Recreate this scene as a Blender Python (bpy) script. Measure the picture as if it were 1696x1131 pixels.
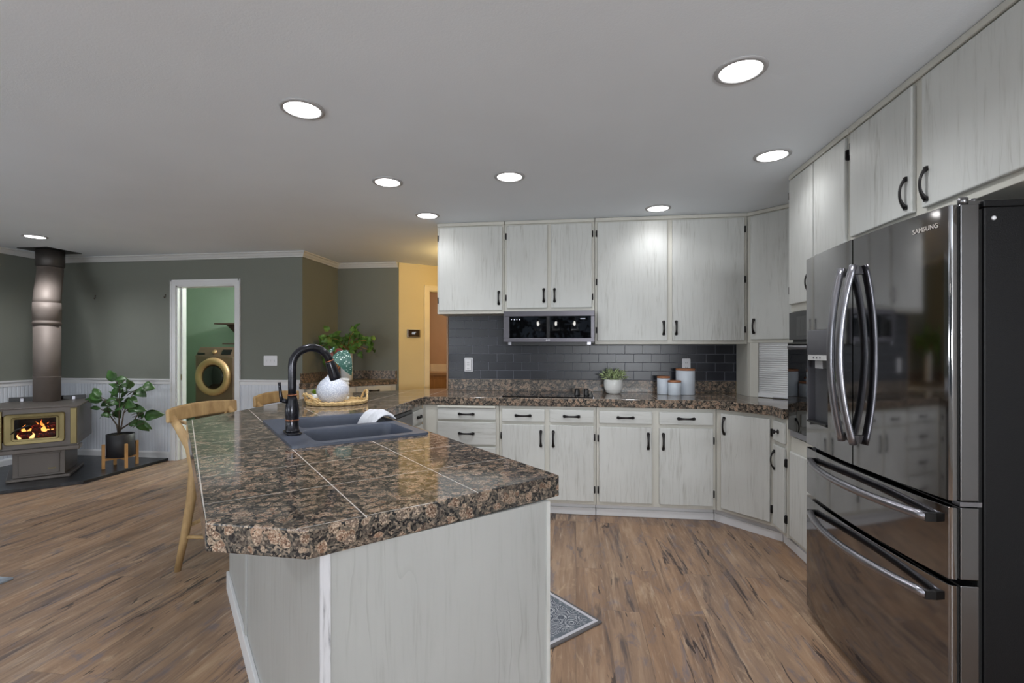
import bpy, bmesh, math, random
from mathutils import Vector, Matrix, Euler
random.seed(7)
PI = math.pi
for o in list(bpy.data.objects):
    bpy.data.objects.remove(o, do_unlink=True)
SC = bpy.context.scene
COL = SC.collection

# ------------------------------------------------------------------ camera, world, exposure, big lights
F_PX = 800.0
TH = math.atan(106 / 800.0)
HC = 1.295
cam_d = bpy.data.cameras.new('camera')
cam_d.sensor_width = 36.0
cam_d.lens = 36.0 * F_PX / 1696.0
cam_d.shift_y = (578 - 565.5) / 1696.0
cam_d.clip_start = 0.05
cam = bpy.data.objects.new('camera', cam_d)
COL.objects.link(cam)
cam.location = (0, 0, HC)
cam.rotation_euler = (PI / 2, 0, TH)
SC.camera = cam

w = bpy.data.worlds.new('world')
SC.world = w
w.use_nodes = True
w.node_tree.nodes['Background'].inputs[0].default_value = (0.10, 0.13, 0.17, 1)
w.node_tree.nodes['Background'].inputs[1].default_value = 1.2

SC.view_settings.view_transform = 'Standard'
SC.view_settings.look = 'None'
SC.view_settings.gamma = 1.0
SC.view_settings.use_curve_mapping = False
SC.view_settings.exposure = 0.1

def area_light(name, loc, rot, sx, sy, power, color=(1, 1, 1)):
    d = bpy.data.lights.new(name, 'AREA')
    d.shape = 'RECTANGLE'
    d.size = sx
    d.size_y = sy
    d.energy = power
    d.color = color
    o = bpy.data.objects.new(name, d)
    COL.objects.link(o)
    o.location = loc
    o.rotation_euler = rot
    return o

# added fill lights out of view, tilted up to brighten room and ceiling
area_light('window_daylight_rear', (-4.1, -3.28, 1.35), (PI / 2 + .7, 0, 0), 3.0, 0.36, 80, (0.90, 0.96, 1.0))
area_light('window_daylight_left', (-6.05, -0.6, 1.2), (0, -PI / 2 - .7, 0), 1.0, 3.0, 44, (0.90, 0.96, 1.0))
area_light('window_daylight_dining', (1.22, -3.28, 1.33), (PI / 2 + .6, 0, 0), 1.25, 0.34, 120, (0.92, 0.96, 1.0))

CEIL = 2.39
CT = 0.914          # counter top
CB = 0.850          # slab underside

# ------------------------------------------------------------------ mesh helpers
class MB:
    def __init__(self):
        self.v = []; self.f = []; self.sm = []
    def add(self, vs, fs, smooth=False, M=None):
        n = len(self.v)
        for p in vs:
            p = Vector(p)
            if M is not None: p = M @ p
            self.v.append(tuple(p))
        for f in fs:
            self.f.append(tuple(n + i for i in f)); self.sm.append(smooth)
        return self
    def box(self, x0, y0, z0, x1, y1, z1, M=None):
        if x0 > x1: x0, x1 = x1, x0
        if y0 > y1: y0, y1 = y1, y0
        if z0 > z1: z0, z1 = z1, z0
        vs = [(x0,y0,z0),(x1,y0,z0),(x1,y1,z0),(x0,y1,z0),(x0,y0,z1),(x1,y0,z1),(x1,y1,z1),(x0,y1,z1)]
        fs = [(0,3,2,1),(4,5,6,7),(0,1,5,4),(1,2,6,5),(2,3,7,6),(3,0,4,7)]
        return self.add(vs, fs, False, M)
    def prism(self, poly, z0, z1, M=None, caps=True):
        area = sum(poly[i][0]*poly[(i+1)%len(poly)][1]-poly[(i+1)%len(poly)][0]*poly[i][1] for i in range(len(poly)))
        if area < 0: poly = poly[::-1]
        n = len(poly)
        vs = [(p[0],p[1],z0) for p in poly] + [(p[0],p[1],z1) for p in poly]
        fs = [(i,(i+1)%n,n+(i+1)%n,n+i) for i in range(n)]
        if caps: fs += [tuple(range(n-1,-1,-1)), tuple(range(n,2*n))]
        return self.add(vs, fs, False, M)
    def lathe(self, prof, n=32, M=None, smooth=True, cap0=True, cap1=True):
        vs = []; fs = []
        for r, z in prof:
            for i in range(n):
                a = 2*PI*i/n; vs.append((r*math.cos(a), r*math.sin(a), z))
        m = len(prof)
        for j in range(m-1):
            for i in range(n):
                fs.append((j*n+i, j*n+(i+1)%n, (j+1)*n+(i+1)%n, (j+1)*n+i))
        if cap0: fs.append(tuple(range(n-1,-1,-1)))
        if cap1: fs.append(tuple((m-1)*n+i for i in range(n)))
        return self.add(vs, fs, smooth, M)
    def tube(self, pts, r, n=12, smooth=True, rs=None, flat=1.0, up=None, M=None):
        """round (or flattened) tube along pts; rs per point radii; flat scales the second axis"""
        P = [Vector(p) for p in pts]; m = len(P)
        if rs is None: rs = [r]*m
        vs = []; fs = []
        T0 = (P[1]-P[0]).normalized()
        ref = Vector(up) if up else (Vector((0,0,1)) if abs(T0.z) < .9 else Vector((1,0,0)))
        N = (ref - T0*ref.dot(T0)).normalized()
        for k in range(m):
            if k == 0: T = (P[1]-P[0])
            elif k == m-1: T = (P[k]-P[k-1])
            else: T = (P[k+1]-P[k]).normalized()+(P[k]-P[k-1]).normalized()
            T.normalize()
            if up: N = Vector(up)
            N = (N - T*N.dot(T)).normalized(); B = T.cross(N)
            for i in range(n):
                a = 2*PI*i/n
                if n == 4: a += PI/4
                vs.append(tuple(P[k] + N*(rs[k]*math.cos(a)) + B*(rs[k]*flat*math.sin(a))))
        for k in range(m-1):
            for i in range(n):
                fs.append((k*n+i, k*n+(i+1)%n, (k+1)*n+(i+1)%n, (k+1)*n+i))
        fs.append(tuple(range(n-1,-1,-1))); fs.append(tuple((m-1)*n+i for i in range(n)))
        return self.add(vs, fs, smooth, M)
    def cyl(self, a, b, r, n=24, r2=None):
        return self.tube([a, b], r, n, rs=[r, r if r2 is None else r2])
    def leaf(self, base, tip, nrm, width, curl=0.15, cup=0.12, seg=7, shape=0.55, thick=0.0):
        base = Vector(base); tip = Vector(tip); L = (tip-base).length
        X = (tip-base).normalized(); Zv = Vector(nrm); Zv = (Zv - X*Zv.dot(X))
        if Zv.length < 1e-4: Zv = X.orthogonal()
        Zv.normalize(); Yv = Zv.cross(X)
        vs = []; fs = []
        for i in range(seg+1):
            t = i/seg
            wv = width*0.5*(math.sin(PI*min(1, t**shape*1.0))**0.75 if 0 < t < 1 else 0.02)
            zz = curl*L*(4*t*(1-t))*0.5 - curl*L*t*t*0.6
            for s in (-1, -.5, 0, .5, 1):
                wave = 0.04*width*math.sin(t*9+s*3)
                p = base + X*(L*t) + Yv*(wv*s) + Zv*(zz + cup*width*abs(s)*(wv/(width*.5)) + wave*abs(s))
                vs.append(tuple(p))
        for i in range(seg):
            for j in range(4):
                a = i*5+j
                fs.append((a, a+1, a+6, a+5))
        return self.add(vs, fs, True)
    def build(self, name, mat=None, parent=None, bevel=0, seg=2, subsurf=0, solid=0, angle=35, sharp=None):
        me = bpy.data.meshes.new(name)
        me.from_pydata(self.v, [], self.f)
        me.polygons.foreach_set('use_smooth', self.sm)
        me.update()
        o = bpy.data.objects.new(name, me)
        COL.objects.link(o)
        if mat: me.materials.append(mat)
        if parent: o.parent = parent
        if solid:
            s = o.modifiers.new('solid', 'SOLIDIFY'); s.thickness = solid; s.offset = 0
        if bevel:
            b = o.modifiers.new('bevel', 'BEVEL'); b.width = bevel; b.segments = seg
            b.limit_method = 'ANGLE'; b.angle_limit = math.radians(angle); b.harden_normals = False
        if subsurf:
            s = o.modifiers.new('sub', 'SUBSURF'); s.levels = subsurf; s.render_levels = subsurf
        if sharp is not None:
            auto_sharp(me, sharp)
        return o

def auto_sharp(me, deg):
    bm = bmesh.new(); bm.from_mesh(me)
    lim = math.radians(deg)
    for e in bm.edges:
        if len(e.link_faces) == 2 and e.calc_face_angle(0) > lim: e.smooth = False
    for f in bm.faces: f.smooth = True
    bm.to_mesh(me); bm.free()

def tag(o, label=None, cat=None, group=None, kind=None):
    if label: o['label'] = label
    if cat: o['category'] = cat
    if group: o['group'] = group
    if kind: o['kind'] = kind
    return o
def thing(name, label, cat, loc=(0,0,0), rz=0, group=None):
    o = bpy.data.objects.new(name, None)
    COL.objects.link(o); o.empty_display_size = .05
    o.location = loc; o.rotation_euler = (0, 0, rz)
    return tag(o, label, cat, group)
def struct(name, mb, mat, **k):
    o = mb.build(name, mat, **k); o['kind'] = 'structure'; return o
def children(o): return [c for c in bpy.data.objects if c.parent == o]
def copy_tree(o, parent=None):
    c = o.copy(); COL.objects.link(c)
    if parent: c.parent = parent
    for ch in children(o): copy_tree(ch, c)
    return c
def text_mesh(name, s, size, mat, parent, loc, rot, extrude=0.0006):
    cu = bpy.data.curves.new(name, 'FONT'); cu.body = s; cu.size = size; cu.extrude = extrude
    cu.align_x = 'CENTER'; cu.align_y = 'CENTER'
    t = bpy.data.objects.new('tmp', cu); COL.objects.link(t)
    bpy.context.view_layer.update()
    me = bpy.data.meshes.new_from_object(t)
    bpy.data.objects.remove(t, do_unlink=True)
    me.materials.clear(); me.materials.append(mat)
    M = Matrix.Translation(Vector(loc)) @ Euler(rot).to_matrix().to_4x4()
    me.transform(M)
    o = bpy.data.objects.new(name, me); COL.objects.link(o); o.parent = parent
    return o

# ------------------------------------------------------------------ materials
def lin(c):
    return tuple(((x/255)/12.92 if x/255 <= .04045 else ((x/255+.055)/1.055)**2.4) for x in c) + (1,)
class NT:
    def __init__(s, name):
        s.m = bpy.data.materials.new(name); s.m.use_nodes = True
        s.t = s.m.node_tree; s.b = s.t.nodes['Principled BSDF']
    def n(s, typ, **k):
        nd = s.t.nodes.new(typ)
        for a, v in k.items():
            if a.startswith('i_'): nd.inputs[a[2:].replace('_', ' ')].default_value = v
            else: setattr(nd, a, v)
        return nd
    def l(s, a, b): s.t.links.new(a, b)
    def math(s, op, a, b=None, c=None, clamp=False):
        nd = s.n('ShaderNodeMath', operation=op); nd.use_clamp = clamp
        for i, x in enumerate((a, b, c)):
            if x is None: continue
            if isinstance(x, (int, float)): nd.inputs[i].default_value = x
            else: s.l(x, nd.inputs[i])
        return nd.outputs[0]
    def ramp(s, fac, stops, interp='LINEAR'):
        r = s.n('ShaderNodeValToRGB'); r.color_ramp.interpolation = interp
        el = r.color_ramp.elements
        while len(el) > 1: el.remove(el[0])
        el[0].position = stops[0][0]; el[0].color = stops[0][1]
        for p, c in stops[1:]:
            e = el.new(p); e.color = c
        s.l(fac, r.inputs[0]); return r.outputs[0]
    def mix(s, fac, a, b, mode='MIX'):
        m = s.n('ShaderNodeMix', data_type='RGBA', blend_type=mode)
        if isinstance(fac, (int, float)): m.inputs[0].default_value = fac
        else: s.l(fac, m.inputs[0])
        for i, x in ((6, a), (7, b)):
            if isinstance(x, tuple): m.inputs[i].default_value = x
            else: s.l(x, m.inputs[i])
        return m.outputs[2]
    def coord(s, scale=(1,1,1), rot=(0,0,0), loc=(0,0,0), rnd=0):
        tc = s.n('ShaderNodeTexCoord'); mp = s.n('ShaderNodeMapping')
        mp.inputs['Scale'].default_value = scale; mp.inputs['Rotation'].default_value = rot; mp.inputs['Location'].default_value = loc
        src = tc.outputs['Object']
        if rnd:
            oi = s.n('ShaderNodeObjectInfo'); vm = s.n('ShaderNodeVectorMath', operation='MULTIPLY_ADD')
            cb = s.n('ShaderNodeCombineXYZ'); 
            for i in range(3): s.l(oi.outputs['Random'], cb.inputs[i])
            s.l(cb.outputs[0], vm.inputs[0]); vm.inputs[1].default_value = (rnd, rnd*.7, rnd*1.3); s.l(src, vm.inputs[2]); src = vm.outputs[0]
        s.l(src, mp.inputs[0]); return mp.outputs[0]
    def noise(s, vec, scale, detail=3, rough=.5, dist=0):
        n = s.n('ShaderNodeTexNoise'); n.inputs['Scale'].default_value = scale; n.inputs['Detail'].default_value = detail
        n.inputs['Roughness'].default_value = rough; n.inputs['Distortion'].default_value = dist
        s.l(vec, n.inputs['Vector']); return n.outputs['Fac']
    def bump(s, h, strength=.2, dist=.01, normal=None):
        b = s.n('ShaderNodeBump'); b.inputs['Strength'].default_value = strength; b.inputs['Distance'].default_value = dist
        s.l(h, b.inputs['Height'])
        if normal is not None: s.l(normal, b.inputs['Normal'])
        s.l(b.outputs[0], s.b.inputs['Normal']); return b.outputs[0]
    def base(s, c=None, rough=.5, metal=0, spec=None, coat=None):
        if c is not None:
            if isinstance(c, tuple): s.b.inputs['Base Color'].default_value = c
            else: s.l(c, s.b.inputs['Base Color'])
        if isinstance(rough, (int, float)): s.b.inputs['Roughness'].default_value = rough
        else: s.l(rough, s.b.inputs['Roughness'])
        s.b.inputs['Metallic'].default_value = metal
        if spec is not None: s.b.inputs['Specular IOR Level'].default_value = spec
        if coat is not None: s.b.inputs['Coat Weight'].default_value = coat
        return s.m
def plain(name, c, rough=.5, metal=0, var=.06, vs=6, spec=None, coat=None, bump=0, bs=200):
    t = NT(name); v = t.coord()
    f = t.noise(v, vs, 2)
    c = lin(c); d = tuple(x*(1-var) for x in c[:3])+(1,); e = tuple(min(1, x*(1+var)) for x in c[:3])+(1,)
    t.base(t.ramp(f, [(.3, d), (.7, e)]), rough, metal, spec, coat)
    if bump: t.bump(t.noise(v, bs, 2), bump, .002)
    return t.m
def emit(name, c, strength):
    t = NT(name); t.base((0,0,0,1), .5)
    t.b.inputs['Emission Color'].default_value = c; t.b.inputs['Emission Strength'].default_value = strength
    return t.m

def whitewash(name, horizontal=False, base=(206,207,204), dark=(136,134,124), amount=1.0, fs=1.0):
    t = NT(name)
    sc = (3.0, 34, 34) if horizontal else (34*fs, 34*fs, 2.6*fs)
    v = t.coord(sc, rnd=9)
    warp = t.noise(t.coord((1.2,1.2,1.2), rnd=5), 2.2, 2, .5)
    g1 = t.noise(v, 1.0, 5, .62, .6)
    v2 = t.coord((7,90,90) if horizontal else (90, 90, 7), rnd=3)
    g2 = t.noise(v2, 1.0, 3, .6)
    # cathedral grain
    wv = t.n('ShaderNodeTexWave', wave_type='BANDS', bands_direction='Z' if horizontal else 'X', wave_profile='SAW')
    wv.inputs['Scale'].default_value = 9; wv.inputs['Distortion'].default_value = 9.0; wv.inputs['Detail'].default_value = 2; wv.inputs['Detail Scale'].default_value = 1.0
    t.l(t.coord((.35,1,1) if horizontal else (1, 1, .28), rnd=7), wv.inputs['Vector'])
    k1 = t.ramp(g1, [(.46, (0,0,0,1)), (.64, (1,1,1,1))])
    k2 = t.ramp(g2, [(.44, (.12,.12,.12,1)), (.66, (1,1,1,1))])
    k3 = t.ramp(wv.outputs['Fac'], [(.0, (1,1,1,1)), (.13, (0,0,0,1))])
    pat = t.ramp(warp, [(.48, (0,0,0,1)), (.68, (1,1,1,1))])
    msk = t.ramp(t.noise(t.coord((1.4,6,6) if horizontal else (6,6,1.1), rnd=11), 1.3, 4, .6), [(.40, (.10,.10,.10,1) if fs == 1 else (.8,.8,.8,1)), (.62, (1,1,1,1))])
    a = t.math('MULTIPLY', t.math('MULTIPLY', k1, k2), msk)
    b = t.math('MULTIPLY', t.math('MULTIPLY', k3, pat), .8)
    fac = t.math('MULTIPLY', t.math('ADD', t.math('MULTIPLY', a, 1.0), b, clamp=True),  .62*amount)
    blot = t.ramp(t.noise(t.coord((2,2,1.2), rnd=4), 1.5, 3), [(.35, lin(tuple(int(x*.965) for x in base))), (.65, lin(base))])
    col = t.mix(fac, blot, lin(dark))
    t.base(col, .42)
    t.bump(fac, .12, .002)
    return t.m

M_WASH = whitewash('whitewashed_wood')
M_WASH_H = whitewash('whitewashed_wood_horizontal', True)
M_FRAME = whitewash('painted_cream_frame', base=(207,205,196), dark=(176,172,158), amount=.5)
M_PANEL = whitewash('whitewashed_island_panel', base=(176,177,175), dark=(132,132,126), amount=.9)
M_POST = whitewash('rough_white_post', base=(204,204,208), dark=(96,96,100), amount=1.6, fs=3.5)
M_WHITE = plain('white_trim_paint', (222,222,224), .4, var=.02)
M_CROWN = plain('crown_paint', (205,205,204), .45, var=.02)
M_CEIL = plain('ceiling_paint', (238,245,252), .9, var=.015, vs=2, bump=.25, bs=160)
M_GREEN = plain('sage_green_paint', (117,120,112), .75, var=.02, vs=3)
M_YELLOW = plain('warm_cream_paint', (214,196,150), .75, var=.02, vs=3)
M_LAUN = plain('mint_green_paint', (146,166,148), .75, var=.03, vs=3)
M_TAN = plain('tan_bathroom_paint', (196,160,128), .75, var=.02)
M_OFFW = plain('off_white_wall_paint', (190,188,184), .8, var=.02)
M_BLACKM = plain('oiled_bronze', (48,46,47), .38, .75, var=.15, vs=40)
M_BLACK = plain('black_plastic', (18,18,19), .35)
M_BLACKGAP = plain('black_gasket', (6,6,6), .8)
M_STEEL = plain('stainless_steel', (158,157,164), .3, 1, var=.04, vs=12)
M_BLKSTEEL = plain('black_stainless_front', (142,141,142), .07, 1, var=.03, vs=4)
M_BLKSTEEL2 = plain('black_stainless_side', (132,131,133), .3, 1, var=.03, vs=4)
M_FRSIDE = plain('charcoal_textured_case', (11,11,14), .5, 0, var=.05, vs=5, bump=.3, bs=400, spec=.3)
M_GLASSBLK = plain('black_glass', (9,9,11), .02, 0, var=.1, spec=.7)
M_OVENGLS = plain('oven_smoked_glass', (52,52,54), .05, .6, var=.05)
M_CHAR = plain('charcoal_planter', (38,38,42), .55, var=.06)
M_SOIL = plain('soil', (70,62,46), .95, var=.4, vs=60)
M_BAMBOO = plain('bamboo_wood', (196,150,96), .45, var=.12, vs=14)
M_LEAF = plain('fig_leaf_green', (58,92,44), .42, var=.45, vs=9)
M_LEAF2 = plain('pothos_leaf_green', (84,120,50), .45, var=.5, vs=14)
M_LEAF3 = plain('variegated_leaf', (168,184,134), .5, var=.5, vs=60)
M_STEM = plain('plant_stem', (84,72,60), .7, var=.15)
M_STEMR = plain('begonia_stem', (196,140,78), .5, var=.1)
M_REDLEAF = plain('leaf_red_underside', (120,52,44), .5, var=.2, vs=30)
M_POTW = plain('white_ceramic', (226,226,224), .25, var=.02)
M_CANW = plain('white_stoneware', (206,214,224), .4, var=.02)
M_LIDW = plain('wooden_lid', (168,112,78), .5, var=.15, vs=20)
M_STOVE = plain('stove_metal_brown_grey', (104,98,94), .42, .35, var=.06, vs=5)
M_PIPE = plain('stovepipe_metal', (122,112,106), .62, .3, var=.08, vs=4)
M_BRASS = plain('antique_brass', (134,122,86), .42, .8, var=.08)
M_COPPER = plain('copper_ring', (196,128,96), .3, 1, var=.05)
M_FAUCET = plain('dark_bronze_faucet', (42,42,48), .22, .55, var=.3, vs=30, spec=.6)
M_SINK = plain('blue_grey_composite', (72,78,92), .38, var=.06, vs=60, bump=.15, bs=500)
M_TOWEL = plain('pale_grey_cloth', (200,202,208), .9, var=.06, vs=50, bump=.6, bs=500)
M_HEARTH_B = None
M_PLATE = plain('white_plastic_plate', (226,226,230), .35, var=.01)
M_GREYSLOT = plain('grey_slot', (90,90,95), .5)
M_WASHER = plain('bronze_washer_metal', (122,100,84), .4, .3, var=.05)
M_WASHRIM = plain('champagne_rim', (196,160,118), .4, .35, var=.05)
M_SHELF = plain('dark_wood_shelf', (96,74,66), .5, var=.15)
M_STOOL = None

def woodmat(name, c1, c2, rough=.5, sc=(40,40,4)):
    t = NT(name); v = t.coord(sc, rnd=4)
    f = t.noise(v, 1, 4, .6, .4)
    t.base(t.ramp(f, [(.3, lin(c1)), (.7, lin(c2))]), rough); return t.m
M_STOOL = woodmat('weathered_oak', (146,116,78), (190,160,114), .55, (14,14,5))
M_BUFFW = woodmat('bath_cabinet_wood', (170,128,84), (196,152,104), .5)

def granite(name, grout=None):
    t = NT(name)
    v = t.coord((1,1,1))
    wn = t.n('ShaderNodeTexNoise'); wn.inputs['Scale'].default_value = 30; wn.inputs['Detail'].default_value = 3
    t.l(v, wn.inputs['Vector'])
    wv = t.n('ShaderNodeVectorMath', operation='MULTIPLY_ADD'); t.l(wn.outputs['Color'], wv.inputs[0]); wv.inputs[1].default_value = (.03,.03,.03); t.l(v, wv.inputs[2])
    vo = t.n('ShaderNodeTexVoronoi', feature='F1'); vo.inputs['Scale'].default_value = 38; vo.inputs['Randomness'].default_value = .95
    t.l(wv.outputs[0], vo.inputs['Vector'])
    vs_ = t.n('ShaderNodeTexVoronoi', feature='F1'); vs_.inputs['Scale'].default_value = 190
    t.l(wv.outputs[0], vs_.inputs['Vector'])
    vf = t.n('ShaderNodeTexVoronoi', feature='F1'); vf.inputs['Scale'].default_value = 320
    t.l(v, vf.inputs['Vector'])
    sep = t.n('ShaderNodeSeparateColor'); t.l(vo.outputs['Color'], sep.inputs[0])
    sep2 = t.n('ShaderNodeSeparateColor'); t.l(vf.outputs['Color'], sep2.inputs[0])
    sep3 = t.n('ShaderNodeSeparateColor'); t.l(vs_.outputs['Color'], sep3.inputs[0])
    blob = t.ramp(sep.outputs[0], [(0, lin((104,82,68))), (.3, lin((140,110,92))), (.5, lin((112,98,86))), (.7, lin((160,132,112))), (.85, lin((92,86,80))), (1, lin((146,118,100)))])
    blob = t.mix(t.ramp(sep2.outputs[0], [(.45, (0,0,0,1)), (.95, (1,1,1,1))]), blob, lin((190,170,150)))
    blob = t.mix(t.ramp(sep2.outputs[1], [(.86, (0,0,0,1)), (.9, (1,1,1,1))]), blob, lin((70,58,50)))
    darkc = t.ramp(sep3.outputs[0], [(0, lin((24,24,27))), (.35, lin((44,44,46))), (.5, lin((108,100,90))), (.7, lin((58,58,56))), (1, lin((150,134,118)))])
    size = t.math('MULTIPLY', sep.outputs[1], .13)
    rim = t.math('ADD', vo.outputs['Distance'], t.math('MULTIPLY', t.math('SUBTRACT', wn.outputs['Fac'], .5), .25))
    edge = t.math('GREATER_THAN', rim, t.math('ADD', size, .47))
    ring = t.math('MULTIPLY', t.math('GREATER_THAN', rim, t.math('ADD', size, .41)), t.math('SUBTRACT', 1.0, edge))
    col = t.mix(edge, blob, darkc)
    col = t.mix(t.math('MULTIPLY', ring, .55), col, lin((150,136,118)))
    big = t.noise(v, 3.2, 2)
    small = t.math('LESS_THAN', sep.outputs[2], .25)
    col = t.mix(t.math('MULTIPLY', small, .8), col, darkc)
    col = t.mix(t.ramp(big, [(.4, (0,0,0,1)), (.7, (.35,.35,.35,1))]), col, lin((60,54,50)))
    rough = .07 if grout else .34
    if grout:
        # 12 inch tiles laid square to the sink run on the island, square to the wall elsewhere
        tc = t.n('ShaderNodeTexCoord'); sx = t.n('ShaderNodeSeparateXYZ'); t.l(tc.outputs['Object'], sx.inputs[0])
        X, Y, Zc = sx.outputs
        def line(c, off, width=.0016, pitch=.303):
            m_ = t.math('PINGPONG', t.math('ADD', c, -off+100*pitch), pitch/2)
            return t.math('LESS_THAN', m_, width)
        nn = t.math('ADD', t.math('MULTIPLY', X, .745), t.math('MULTIPLY', Y, .667))
        ee = t.math('ADD', t.math('MULTIPLY', X, .667), t.math('MULTIPLY', Y, -.745))
        isl = t.math('LESS_THAN', Y, 2.93)
        l1 = t.math('MAXIMUM', line(nn, .345), line(ee, -1.405, .0013))
        l2 = t.math('MAXIMUM', line(X, -1.2-.303), line(Y, 3.74-.303))
        g = t.math('ADD', t.math('MULTIPLY', l1, isl), t.math('MULTIPLY', l2, t.math('SUBTRACT', 1.0, isl)))
        seam = t.math('MULTIPLY', t.math('LESS_THAN', t.math('ABSOLUTE', t.math('SUBTRACT', Y, 2.93)), .0016), 1.0)
        g = t.math('MAXIMUM', g, seam)
        ge = t.n('ShaderNodeNewGeometry'); sn = t.n('ShaderNodeSeparateXYZ'); t.l(ge.outputs['Normal'], sn.inputs[0])
        g = t.math('MULTIPLY', g, t.math('GREATER_THAN', sn.outputs[2], .9))
        col = t.mix(t.math('MULTIPLY', g, .8), col, lin((205,200,194)))
        rough = t.math('ADD', t.math('MULTIPLY', g, .4), .07)
    t.base(col, rough, spec=.5)
    return t.m
M_GRAN = granite('baltic_brown_granite_tile', True)
M_GRAN2 = granite('baltic_brown_granite')

def floormat():
    t = NT('rustic_plank_floor')
    v = t.coord((1,1,1), rot=(0,0,PI/2))
    br = t.n('ShaderNodeTexBrick'); br.offset = .37; br.offset_frequency = 2
    br.inputs['Scale'].default_value = 1; br.inputs['Brick Width'].default_value = 1.22; br.inputs['Row Height'].default_value = .155
    br.inputs['Mortar Size'].default_value = .0012; br.inputs['Mortar Smooth'].default_value = .3; br.inputs['Bias'].default_value = 0
    br.inputs['Color1'].default_value = (0,0,0,1); br.inputs['Color2'].default_value = (1,1,1,1); br.inputs['Mortar'].default_value = (.5,.5,.5,1)
    t.l(v, br.inputs['Vector'])
    sp = t.n('ShaderNodeSeparateColor'); t.l(br.outputs['Color'], sp.inputs[0])
    # per plank offset
    tc = t.n('ShaderNodeTexCoord'); cb = t.n('ShaderNodeCombineXYZ')
    t.l(t.math('MULTIPLY', sp.outputs[0], 31.0), cb.inputs[0]); t.l(t.math('MULTIPLY', sp.outputs[0], 17.0), cb.inputs[1])
    ad = t.n('ShaderNodeVectorMath', operation='ADD'); t.l(tc.outputs['Object'], ad.inputs[0]); t.l(cb.outputs[0], ad.inputs[1])
    mp = t.n('ShaderNodeMapping'); mp.inputs['Scale'].default_value = (7, .9, 1); t.l(ad.outputs[0], mp.inputs[0])
    g = t.noise(mp.outputs[0], 1.2, 6, .62, .5)
    mp2 = t.n('ShaderNodeMapping'); mp2.inputs['Scale'].default_value = (46, 3, 1); t.l(ad.outputs[0], mp2.inputs[0])
    g2 = t.noise(mp2.outputs[0], 1.3, 4, .6, .3)
    mp3 = t.n('ShaderNodeMapping'); mp3.inputs['Scale'].default_value = (8, .8, 1); mp3.inputs['Location'].default_value = (5,3,0); t.l(ad.outputs[0], mp3.inputs[0])
    g3 = t.noise(mp3.outputs[0], 1.6, 5, .65, .8)
    base = t.ramp(g, [(.26, lin((92,74,62))), (.40, lin((132,106,86))), (.56, lin((160,130,104))), (.72, lin((182,156,130)))])
    tone = t.ramp(sp.outputs[0], [(0, lin((124,100,84))), (.35, lin((160,124,94))), (.7, lin((144,126,112))), (1, lin((112,94,82)))])
    col = t.mix(.26, base, tone)
    mp4 = t.n('ShaderNodeMapping'); mp4.inputs['Scale'].default_value = (6, 2.0, 1); mp4.inputs['Location'].default_value = (9,1,0); t.l(ad.outputs[0], mp4.inputs[0])
    g4 = t.noise(mp4.outputs[0], 1.5, 5, .7, 1.2)
    col = t.mix(t.ramp(g4, [(.55, (0,0,0,1)), (.66, (.75,.75,.75,1))]), col, lin((112,104,108)))
    col = t.mix(t.ramp(g4, [(.30, (.6,.6,.6,1)), (.42, (0,0,0,1))]), col, lin((192,166,136)))
    mp5 = t.n('ShaderNodeMapping'); mp5.inputs['Scale'].default_value = (5, .55, 1); mp5.inputs['Location'].default_value = (2,7,0); t.l(ad.outputs[0], mp5.inputs[0])
    g5 = t.noise(mp5.outputs[0], 1.3, 3, .5, .2)
    crack = t.math('MULTIPLY', t.math('LESS_THAN', t.math('ABSOLUTE', t.math('SUBTRACT', g5, .5)), .0075), t.math('GREATER_THAN', g3, .55))
    col = t.mix(t.ramp(g3, [(.56, (0,0,0,1)), (.66, (.8,.8,.8,1))]), col, lin((76,68,70)))
    col = t.mix(t.ramp(g2, [(.52, (0,0,0,1)), (.75, (.4,.4,.4,1))]), col, lin((96,76,62)))
    col = t.mix(t.ramp(g2, [(.28, (.6,.6,.6,1)), (.42, (0,0,0,1))]), col, lin((186,166,146)))
    col = t.mix(t.math('MULTIPLY', crack, .85), col, lin((56,46,44)))
    col = t.mix(t.math('MULTIPLY', br.outputs['Fac'], .5), col, lin((62,50,44)))
    t.base(col, t.ramp(g2, [(.3, (.34,.34,.34,1)), (.7, (.5,.5,.5,1))]), spec=.4)
    t.bump(t.math('SUBTRACT', t.math('MULTIPLY', g2, .4), br.outputs['Fac']), .25, .0015)
    return t.m
M_FLOOR = floormat()

def tilemat():
    t = NT('black_subway_tile')
    tc = t.n('ShaderNodeTexCoord'); sx = t.n('ShaderNodeSeparateXYZ'); t.l(tc.outputs['Object'], sx.inputs[0])
    cb = t.n('ShaderNodeCombineXYZ'); t.l(t.math('ADD', sx.outputs[0], .03), cb.inputs[0]); t.l(t.math('ADD', sx.outputs[2], -1.022), cb.inputs[1])
    br = t.n('ShaderNodeTexBrick'); br.offset = .5
    br.inputs['Scale'].default_value = 1; br.inputs['Brick Width'].default_value = .1535; br.inputs['Row Height'].default_value = .0765
    br.inputs['Mortar Size'].default_value = .0024; br.inputs['Mortar Smooth'].default_value = .5
    br.inputs['Color1'].default_value = lin((36,38,46)); br.inputs['Color2'].default_value = lin((44,46,55)); br.inputs['Mortar'].default_value = lin((122,124,134))
    t.l(cb.outputs[0], br.inputs['Vector'])
    t.base(br.outputs['Color'], t.math('ADD', t.math('MULTIPLY', br.outputs['Fac'], .5), .3), spec=.5)
    t.bump(t.math('SUBTRACT', 1.0, br.outputs['Fac']), .9, .006)
    return t.m
M_TILE = tilemat()

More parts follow.
